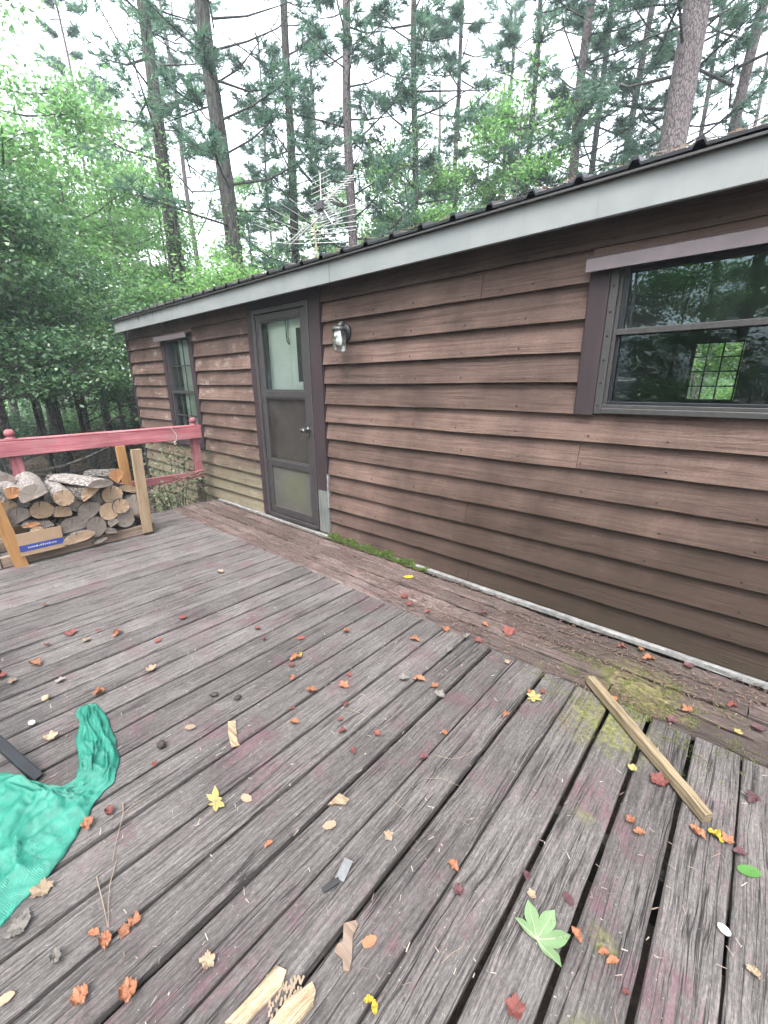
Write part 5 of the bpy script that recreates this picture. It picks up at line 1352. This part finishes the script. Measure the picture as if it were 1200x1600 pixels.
pine(925, 260, 20, .30, 3, 'darker thin pine just right of the slim straight pine', None, (0, 0), 'dark_bark', 20)
pine(955, 265, 18, .30, 1, 'thin pine leaning to the right between slim pines and the big trunk', None, (.035, .03), 'pine_bark', 19)
pine(1040, 240, 11.6, .62, 3, 'biggest pine trunk with pale flaky bark behind the cabin roof', None, (.010, .012), 'pine_bark', 19)
pine(1026, 240, 15, .30, 3, 'dark narrow trunk half hidden behind the left side of the biggest pine', None, (.018, .015), 'dark_bark', 19)
pine(1093, 215, 22, .22, 3, 'thinnest trunk right of the biggest pine', None, (.004, .004), 'dark_bark', 20)
pine(1132, 210, 15, .32, 3, 'rightmost pine trunk over the roof near the picture edge', None, (.022, .02), 'pine_bark', 19, limbs([(7.6, .1, 1.6, -.05), (7.2, math.pi, 1.2, .4)]))
pine(645, 300, 15, .26, 0, 'pine with drooping crown over the top of the yellow green sapling', None, (.01, 0), 'dark_bark', 17, sc=1.05)
pine(715, 300, 18, .24, 2, 'small crowned dark pine over the tall airy broadleaf tree', None, (-.01, 0), 'dark_bark', 17, sc=1.1)
pine(815, 300, 17, .24, 1, 'pine whose limbs reach over the low sapling at mid roof', None, (.01, 0), 'dark_bark', 18)
# more pines farther back
gp = 'pines standing farther back in the wood'
rp = random.Random(3)
bgp = [(30, 30), (150, 28), (185, 38), (305, 26), (415, 30), (640, 40), (690, 30), (785, 28), (1150, 34), (-60, 24), (500, 30), (1230, 22)]
for i, (px, dd) in enumerate(bgp): pine(px, 330, dd, rp.uniform(.2, .34), i % 4, 'slender pine standing in the hazy back of the wood', gp, (rp.uniform(-.02, .02), rp.uniform(-.02, .02)), rp.choice(['pine_bark', 'dark_bark']), rp.uniform(18, 23), sc=rp.uniform(.9, 1.25))
# trees across the clearing behind the picture, seen as reflections
gr = 'trees across the clearing reflected in the windows'
for i, (x, y) in enumerate([(-6, -17), (-1, -15), (3, -19), (8, -16), (12, -20), (5, -25), (-10, -22), (-3, -24)]):
    pine(0, 0, 0, .34, i % 4, 'tall pine across the clearing seen only as a window reflection', gr, (0, 0), 'pine_bark', 19, pos=(x, y, 0))

BL = [broadleaf(21, 7.0, 2.3, .07, 11000, .102, 'green_leaf', 'smooth_bark'), broadleaf(22, 6.0, 2.0, .06, 10500, .095, 'bright_leaf', 'smooth_bark'),
      broadleaf(23, 8.5, 2.6, .09, 12000, .106, 'green_leaf', 'smooth_bark', .3), broadleaf(24, 5.0, 2.1, .05, 9500, .092, 'bright_leaf', 'smooth_bark', .12)]
BL += [broadleaf(25, 11.0, 2.3, .085, 10000, .108, 'green_leaf', 'smooth_bark', .22, 18), broadleaf(26, 9.6, 1.9, .07, 10000, .102, 'bright_leaf', 'smooth_bark', .22, 17), broadleaf(27, 12.5, 2.6, .10, 12000, .12, 'green_leaf', 'smooth_bark', .3, 18)]
def bl(px, dist, var, label, group=None, sc=1.0, pos=None, name='broadleaf_tree'):
    p = Vector((CAM.x, CAM.y, 0))+dirpx(px, 400)*dist if pos is None else Vector(pos)
    root = thing(name, label, 'tree', (p.x, p.y, gz(p.x, p.y)-.05), group); rz = random.uniform(0, 6.28)
    for nm, me in zip(('trunk', 'limb', 'crown'), BL[var]):
        o = mk(nm, me, root); o.rotation_euler = (0, 0, rz); o.scale = (sc, sc, sc)
    return root
bl(345, 12.5, 3, 'bright green sapling at the far end of the roof under the ribbed trunk', None, 1.12)
bl(425, 18, 1, 'leafy sapling left of the aerial behind the roof', None, 1.15)
bl(640, 14.5, 5, 'bright yellow green sapling right of the aerial above the roof', None, 1.0)
bl(750, 17, 4, 'tall airy broadleaf tree between the aerial and the slim pines', None, 1.05)
bl(800, 15, 5, 'bright low sapling over the middle of the roof edge', None, 1.15)
bl(590, 19, 1, 'green tree between the two crooked pine limbs', None, 1.15)
bl(690, 21, 4, 'tall broadleaf behind the yellow green sapling', None, 1.05)
bl(855, 20, 0, 'green tree filling the gap left of the slim straight pine', None, 1.0)
bl(985, 19, 1, 'green tree between the thin leaning pine and the biggest trunk', None, 1.35)
bl(1095, 17, 1, 'broadleaf tree just right of the biggest pine trunk', None, 1.25)
bl(1195, 16, 0, 'broadleaf tree at the right picture edge above the roof', None, .95)
bl(185, 17, 2, 'broad mid green tree above and behind the dark evergreen', None, 1.0)
bl(115, 14, 0, 'tall green tree behind the dark evergreen on its left', None, 1.1)
bl(255, 18, 1, 'green tree at the foot of the dark leaning trunk', None, 1.1)
bl(20, 13, 2, 'green tree at the left picture edge behind the evergreen', None, 1.05)
bl(290, 21, 1, 'pale green tree between the two dark trunks', None, 1.1)
for px, dd, v_, sc, lab in ((170, 22, 4, 1.0, 'tall thin leaved tree left of the dark leaning trunk'), (235, 25, 5, 1.1, 'airy tree just behind the dark leaning trunk'), (310, 23, 5, .85, 'pale airy tree between the leaning trunk and the ribbed trunk'),
        (395, 24, 4, .95, 'airy tree right of the ribbed trunk'), (505, 25, 4, 1.0, 'airy tree between the vine covered pine and the forked pine'),
        (570, 26, 5, 1.05, 'airy tree just right of the forked pine'), (620, 18, 5, .95, 'yellow green tree left of the brightest sapling'), (820, 22, 5, 1.0, 'yellow green tree behind the low sapling at mid roof'), (25, 19, 6, 1.15, 'tall leafy tree filling the upper left corner'), (1010, 26, 5, .85, 'airy tree left of the biggest trunk'), (920, 24, 5, .8, 'airy tree between the slim pines')):
    bl(px, dd, v_, lab, None, sc*1.18)
gbl = 'understorey trees deeper in the wood'
for i, (px, dd, sc) in enumerate([(0, 17, 1.1), (80, 18, 1.2), (160, 20, 1.1), (230, 24, 1.1), (310, 27, 1.1), (380, 22, 1.0), (450, 24, 1.0), (520, 27, .9), (620, 26, 1.0), (660, 32, 1.1), (770, 26, .9), (830, 30, 1.0), (930, 28, .9), (1010, 30, .9), (1130, 28, .85), (1200, 24, .9), (-90, 14, 1.0), (-60, 20, 1.2), (480, 34, 1.1), (350, 34, 1.1), (200, 33, 1.2), (60, 28, 1.3)]):
    bl(px, dd, i % 4, 'leafy understorey tree deeper in the hazy wood', gbl, sc)
for i, (x, y, sc) in enumerate([(-11, -6, 1.0), (-14, -8.5, 1.2), (-17, -6, 1.2), (-13, -12, 1.2), (-18, -11, 1.3), (-22, -8, 1.4), (-20, -15, 1.4), (-15.5, -15, 1.2), (-9, -9.5, .9)]):
    bl(0, 0, 4+i % 3 if i % 2 else i % 4, 'bushy tree beyond the open side of the deck, seen in the door glass', 'trees mirrored in the door glass', sc, pos=(x, y, 0))
for i, (x, y, sc) in enumerate([(-4, -12.5, 1.0), (-2, -11, .9), (2, -10.5, .9), (5.5, -10.5, 1.0), (-6, -10.5, 1.0), (0, -13.5, 1.1), (4, -12, .95), (7, -14, 1.1), (-8, -14, 1.1), (10, -12, 1.0), (2, -17, 1.3), (-2, -18, 1.3), (-11, -11, 1.0)]):
    bl(0, 0, i % 4, 'bushy tree across the clearing seen only as a window reflection', gr, sc, pos=(x, y, 0))
for i, (x, y, sc) in enumerate([(-1.5, 11, .9), (.8, 12, 1.0), (-4, 13, .9)]):
    bl(0, 0, (i+1) % 4, 'sapling behind the cabin seen through both windows', 'saplings behind the cabin', sc, pos=(x, y, 0))

# dark evergreen close by on the left
hp = Vector((CAM.x, CAM.y, 0))+dirpx(14, 690)*9.6
ht = thing('holly_tree', 'dense dark evergreen tree with low sweeping branches at the left', 'tree', (hp.x, hp.y, gz(hp.x, hp.y)))
tm, lm_, cm = broadleaf(31, 5.9, 2.0, .125, 34000, .068, 'holly_leaf', 'smooth_bark', .36, 20)
for nm, me in (('trunk', tm), ('limb', lm_), ('crown', cm)): mk(nm, me, ht)
mb = MB()
for (a, L, z, up) in ((-.3, 2.2, .8, .25), (.3, 2.0, 1.0, .45), (.9, 1.8, .7, .1), (-.9, 1.8, 1.1, .5), (2.6, 1.6, .9, .4)):
    d = RT.copy(); d.z = 0; d = d*math.cos(a)+Vector((FW.x, FW.y, 0)).normalized()*math.sin(a)
    mb.tube([Vector((0, 0, z))+d*L*t+Vector((0, 0, up*L*t-.1*math.sin(t*3))) for t in (0, .25, .5, .75, 1)], [.04, .032, .025, .018, .008], 7)
mb.build('low_branch', 'smooth_bark', ht)
H2 = broadleaf(32, 5.2, 1.9, .08, 20000, .072, 'holly_leaf', 'smooth_bark', .34, 18)
for (px, dd, lab, sc) in ((-90, 9.5, 'dark evergreen cut by the left picture edge', 1.1), (135, 13, 'dark evergreen bush between the holly trunk and the cabin corner', .85), (90, 16, 'dark evergreen deeper behind the railing', 1.0), (190, 17, 'dark evergreen standing right behind the far cabin corner', .9)):
    p = Vector((CAM.x, CAM.y, 0))+dirpx(px, 650)*dd; r_ = thing('evergreen_tree', lab, 'tree', (p.x, p.y, gz(p.x, p.y)-.1)); rz = random.uniform(0, 6)
    for nm, me in zip(('trunk', 'limb', 'crown'), H2): o = mk(nm, me, r_); o.rotation_euler = (0, 0, rz); o.scale = (sc,)*3
# dark little trunks behind the rail
for (px, dd, dia, lab) in ((128, 14, .16, 'dark thin trunk standing behind the railing'), (165, 19, .2, 'pale thin trunk deep behind the railing near the cabin corner'), (60, 13, .1, 'thin crooked stem left behind the railing')):
    p = Vector((CAM.x, CAM.y, 0))+dirpx(px, 650)*dd; r_ = thing('sapling', lab, 'tree', (p.x, p.y, gz(p.x, p.y)))
    mb = MB(); mb.tube([(.04*math.sin(k_), .05*math.cos(k_*1.3), k_*.7-.1) for k_ in range(9)], [dia/2*(1-.08*k_) for k_ in range(9)], 9, jit=.1); mb.build('trunk', 'dark_bark' if dia < .2 else 'smooth_bark', r_, True)
    rg = np.random.default_rng(int(dd)); P = rg.normal(size=(900, 3))*np.array([.8, .8, .7])+np.array([0, 0, 5.2]); mk('crown', npmesh('crown', leafquads(P, .11, rg), 4, rg.random(900), 'green_leaf'), r_)
# low bushes and ground cover
def shrub(name, label, p, r, h, n, ls, mat, seed, group=None, stems=9):
    rg = np.random.default_rng(seed); rd = random.Random(seed); root = thing(name, label, 'plant', p, group); mb = MB(); P = []
    for i in range(stems):
        a = rd.uniform(0, 6.28); e = Vector((math.cos(a)*r*rd.uniform(.3, 1), math.sin(a)*r*rd.uniform(.3, 1), h*rd.uniform(.5, 1)))
        mb.tube([(0, 0, 0), e*.5+Vector((0, 0, .1*h)), e], [.008, .006, .003], 5, cap=False)
        m_ = n//stems; t = rg.uniform(.25, 1.05, m_)[:, None]; P.append(np.array(e)*t+rg.normal(size=(m_, 3))*r*.2)
    mb.build('stem', 'smooth_bark', root); P = np.concatenate(P); P[:, 2] = np.abs(P[:, 2]); mk('foliage', npmesh('foliage', leafquads(P, ls, rg), 4, np.clip(rg.normal(.5, .25, len(P)), 0, 1), mat), root)
q = WX(275, 780, -5.55)
shrub('leafy_shrub', 'grey green straggly shrub growing between the railing and the wall', (q.x, q.y, -.75), .42, 1.45, 900, .05, 'vine_leaf', 41, stems=16)
shrub('leafy_shrub', 'bright weed patch low behind the end of the wood rack', (-5.5, -.95, -.75), .45, .75, 700, .05, 'vine_leaf', 42, stems=14)
gsh = 'low bushes on the forest floor behind the railing'
for i, (px, dd, h) in enumerate([(60, 19, 1.0), (110, 21, 1.3), (180, 20, 1.2), (205, 23, 1.5), (0, 20, 1.3), (150, 25, 1.7), (80, 27, 1.8), (220, 27, 1.8), (30, 24, 1.6), (255, 22, 1.6), (-40, 20, 1.5), (130, 30, 2.2), (50, 31, 2.2), (190, 32, 2.4), (225, 34, 2.4)]):
    p = Vector((CAM.x, CAM.y, 0))+dirpx(px, 650)*dd
    shrub('forest_bush', 'low leafy bush on the forest floor behind the railing', (p.x, p.y, gz(p.x, p.y)), .9, h, 1500, .11, 'green_leaf' if i % 2 else 'holly_leaf', 50+i, gsh, 14)
# vine on the end post and the rail
rg = np.random.default_rng(77); mb = MB(); P = []
for i in range(9):
    y0 = -.15-.03*i; pp = [Vector((-5.07, -.2, .1+.04*i)), Vector((-5.05, -.3-.05*i, .30)), Vector((-5.06, -.42-.06*i, .30-.05*(i % 3))), Vector((-5.1, -.5-.07*i, .12+.05*(i % 4)))]
    mb.tube(pp, .003, 5, cap=False)
    for t in np.linspace(0, 1, 22): a = pp[min(2, int(t*3))].lerp(pp[min(3, int(t*3)+1)], t*3-min(2, int(t*3))); P.append(np.array(a)+rg.normal(size=3)*.05)
vr = thing('vine', 'leafy vine tangled around the foot of the end post', 'plant', (-5.07, -.2, 0)); local(mb, vr).build('stem', 'twig', vr)
P = np.array(P)-np.array([-5.07, -.2, 0]); mk('foliage', npmesh('foliage', leafquads(P, .045, rg), 4, rg.random(len(P)), 'vine_leaf'), vr)
# moss along the wall foot and on the boards
def tufts(name, label, pts, lmin, lmax, mat, seed):
    rg = np.random.default_rng(seed); n = len(pts); P = np.array(pts); D = rg.normal(size=(n, 3))*.6+np.array([0, -.2, 1]); D /= np.linalg.norm(D, axis=1)[:, None]
    A = np.cross(D, rg.normal(size=(n, 3))); A /= np.linalg.norm(A, axis=1)[:, None]; L = rg.uniform(lmin, lmax, n)[:, None]
    V = np.empty((n, 3, 3)); V[:, 0] = P-A*L*.16; V[:, 1] = P+A*L*.16; V[:, 2] = P+D*L
    tag(mk(name, npmesh(name, V.reshape(-1, 3), 3, rg.random(n), mat)), label, 'moss', kind='stuff')
rm = random.Random(9); pts = []
while len(pts) < 9000:
    x = rm.uniform(-2.90, -1.75); hh = .12*max(0, mnoise.noise((x*9, 1, 0))*.9+.45)*(1-.55*(x+2.9)/1.15)
    pts.append((x, -.036-.06*rm.random(), .0+hh*rm.random()))
tufts('wall_moss', 'thick green moss growing along the foot of the siding', pts, .008, .022, 'wall_moss_leaf', 1)
pts = []
while len(pts) < 7000:
    x, y = rm.gauss(-.22, .22), rm.gauss(-.56, .17)
    if y > -.09 or mnoise.noise((x*9, y*9, 2))+.5*mnoise.noise((x*25, y*25, 5)) < .12: continue
    pts.append((x, y, .001))
tufts('deck_moss', 'yellow green moss on the boards around the stick', pts, .004, .011, 'moss_leaf', 2)
# leaf litter
rg = np.random.default_rng(91); n = 26000; X_ = np.concatenate([rg.uniform(-26, -5.4, n*3//4), rg.uniform(-12, 2, n//4)]); Y_ = np.concatenate([rg.uniform(-6, 10, n*3//4), rg.uniform(-9, -5, n//4)])
P = np.stack([X_, Y_, np.array([gz(a, b) for a, b in zip(X_, Y_)])+.02], 1)
tag(mk('leaf_litter', npmesh('leaf_litter', leafquads(P, .12, rg, 2.0), 4, rg.random(len(P)), 'litter_leaf')), 'brown fallen leaves covering the forest floor', 'leaf litter', kind='stuff')
# far wood: one mass of leaves beyond the trees
rg = np.random.default_rng(92); n = 90000; a = rg.uniform(-.35, 1.95, n); d = rg.uniform(36, 62, n); h = 8*rg.random(n)**1.5
nz = np.array([mnoise.noise((q*9, w_*.25, 2)) for q, w_ in zip(a, h)]); kp = nz+.50-h/10 > rg.uniform(0, .5, n); a, d, h = a[kp], d[kp], h[kp]
P = np.stack([CAM.x-np.sin(a)*d, CAM.y+np.cos(a)*d, h-.7], 1)
tag(mk('far_wood', npmesh('far_wood', leafquads(P, .55, rg), 4, rg.random(len(P)), 'green_leaf')), 'hazy mass of far forest foliage closing the view', 'forest', kind='stuff')

# ------------------------------------------------------------------ haze: thin volume added to veil and pale the far trees
mb = MB(); V = [(x, y, z) for z in (-2.2, 27) for y in (-96, 96) for x in (-100, 92)]
mb.add(V, [(0, 2, 3, 1), (4, 5, 7, 6), (0, 1, 5, 4), (2, 6, 7, 3), (0, 4, 6, 2), (1, 3, 7, 5)])
k = N('haze_air'); pv = k.node('ShaderNodeVolumePrincipled', {'Color': (.80, .90, 1.0), 'Density': .0020, 'Anisotropy': .2})
k.t.links.new(pv.outputs[0], k.out.inputs['Volume'])
tag(mb.build('haze', 'haze_air'), 'pale haze between the trees', 'haze', kind='stuff')
S.cycles.volume_bounces = 1
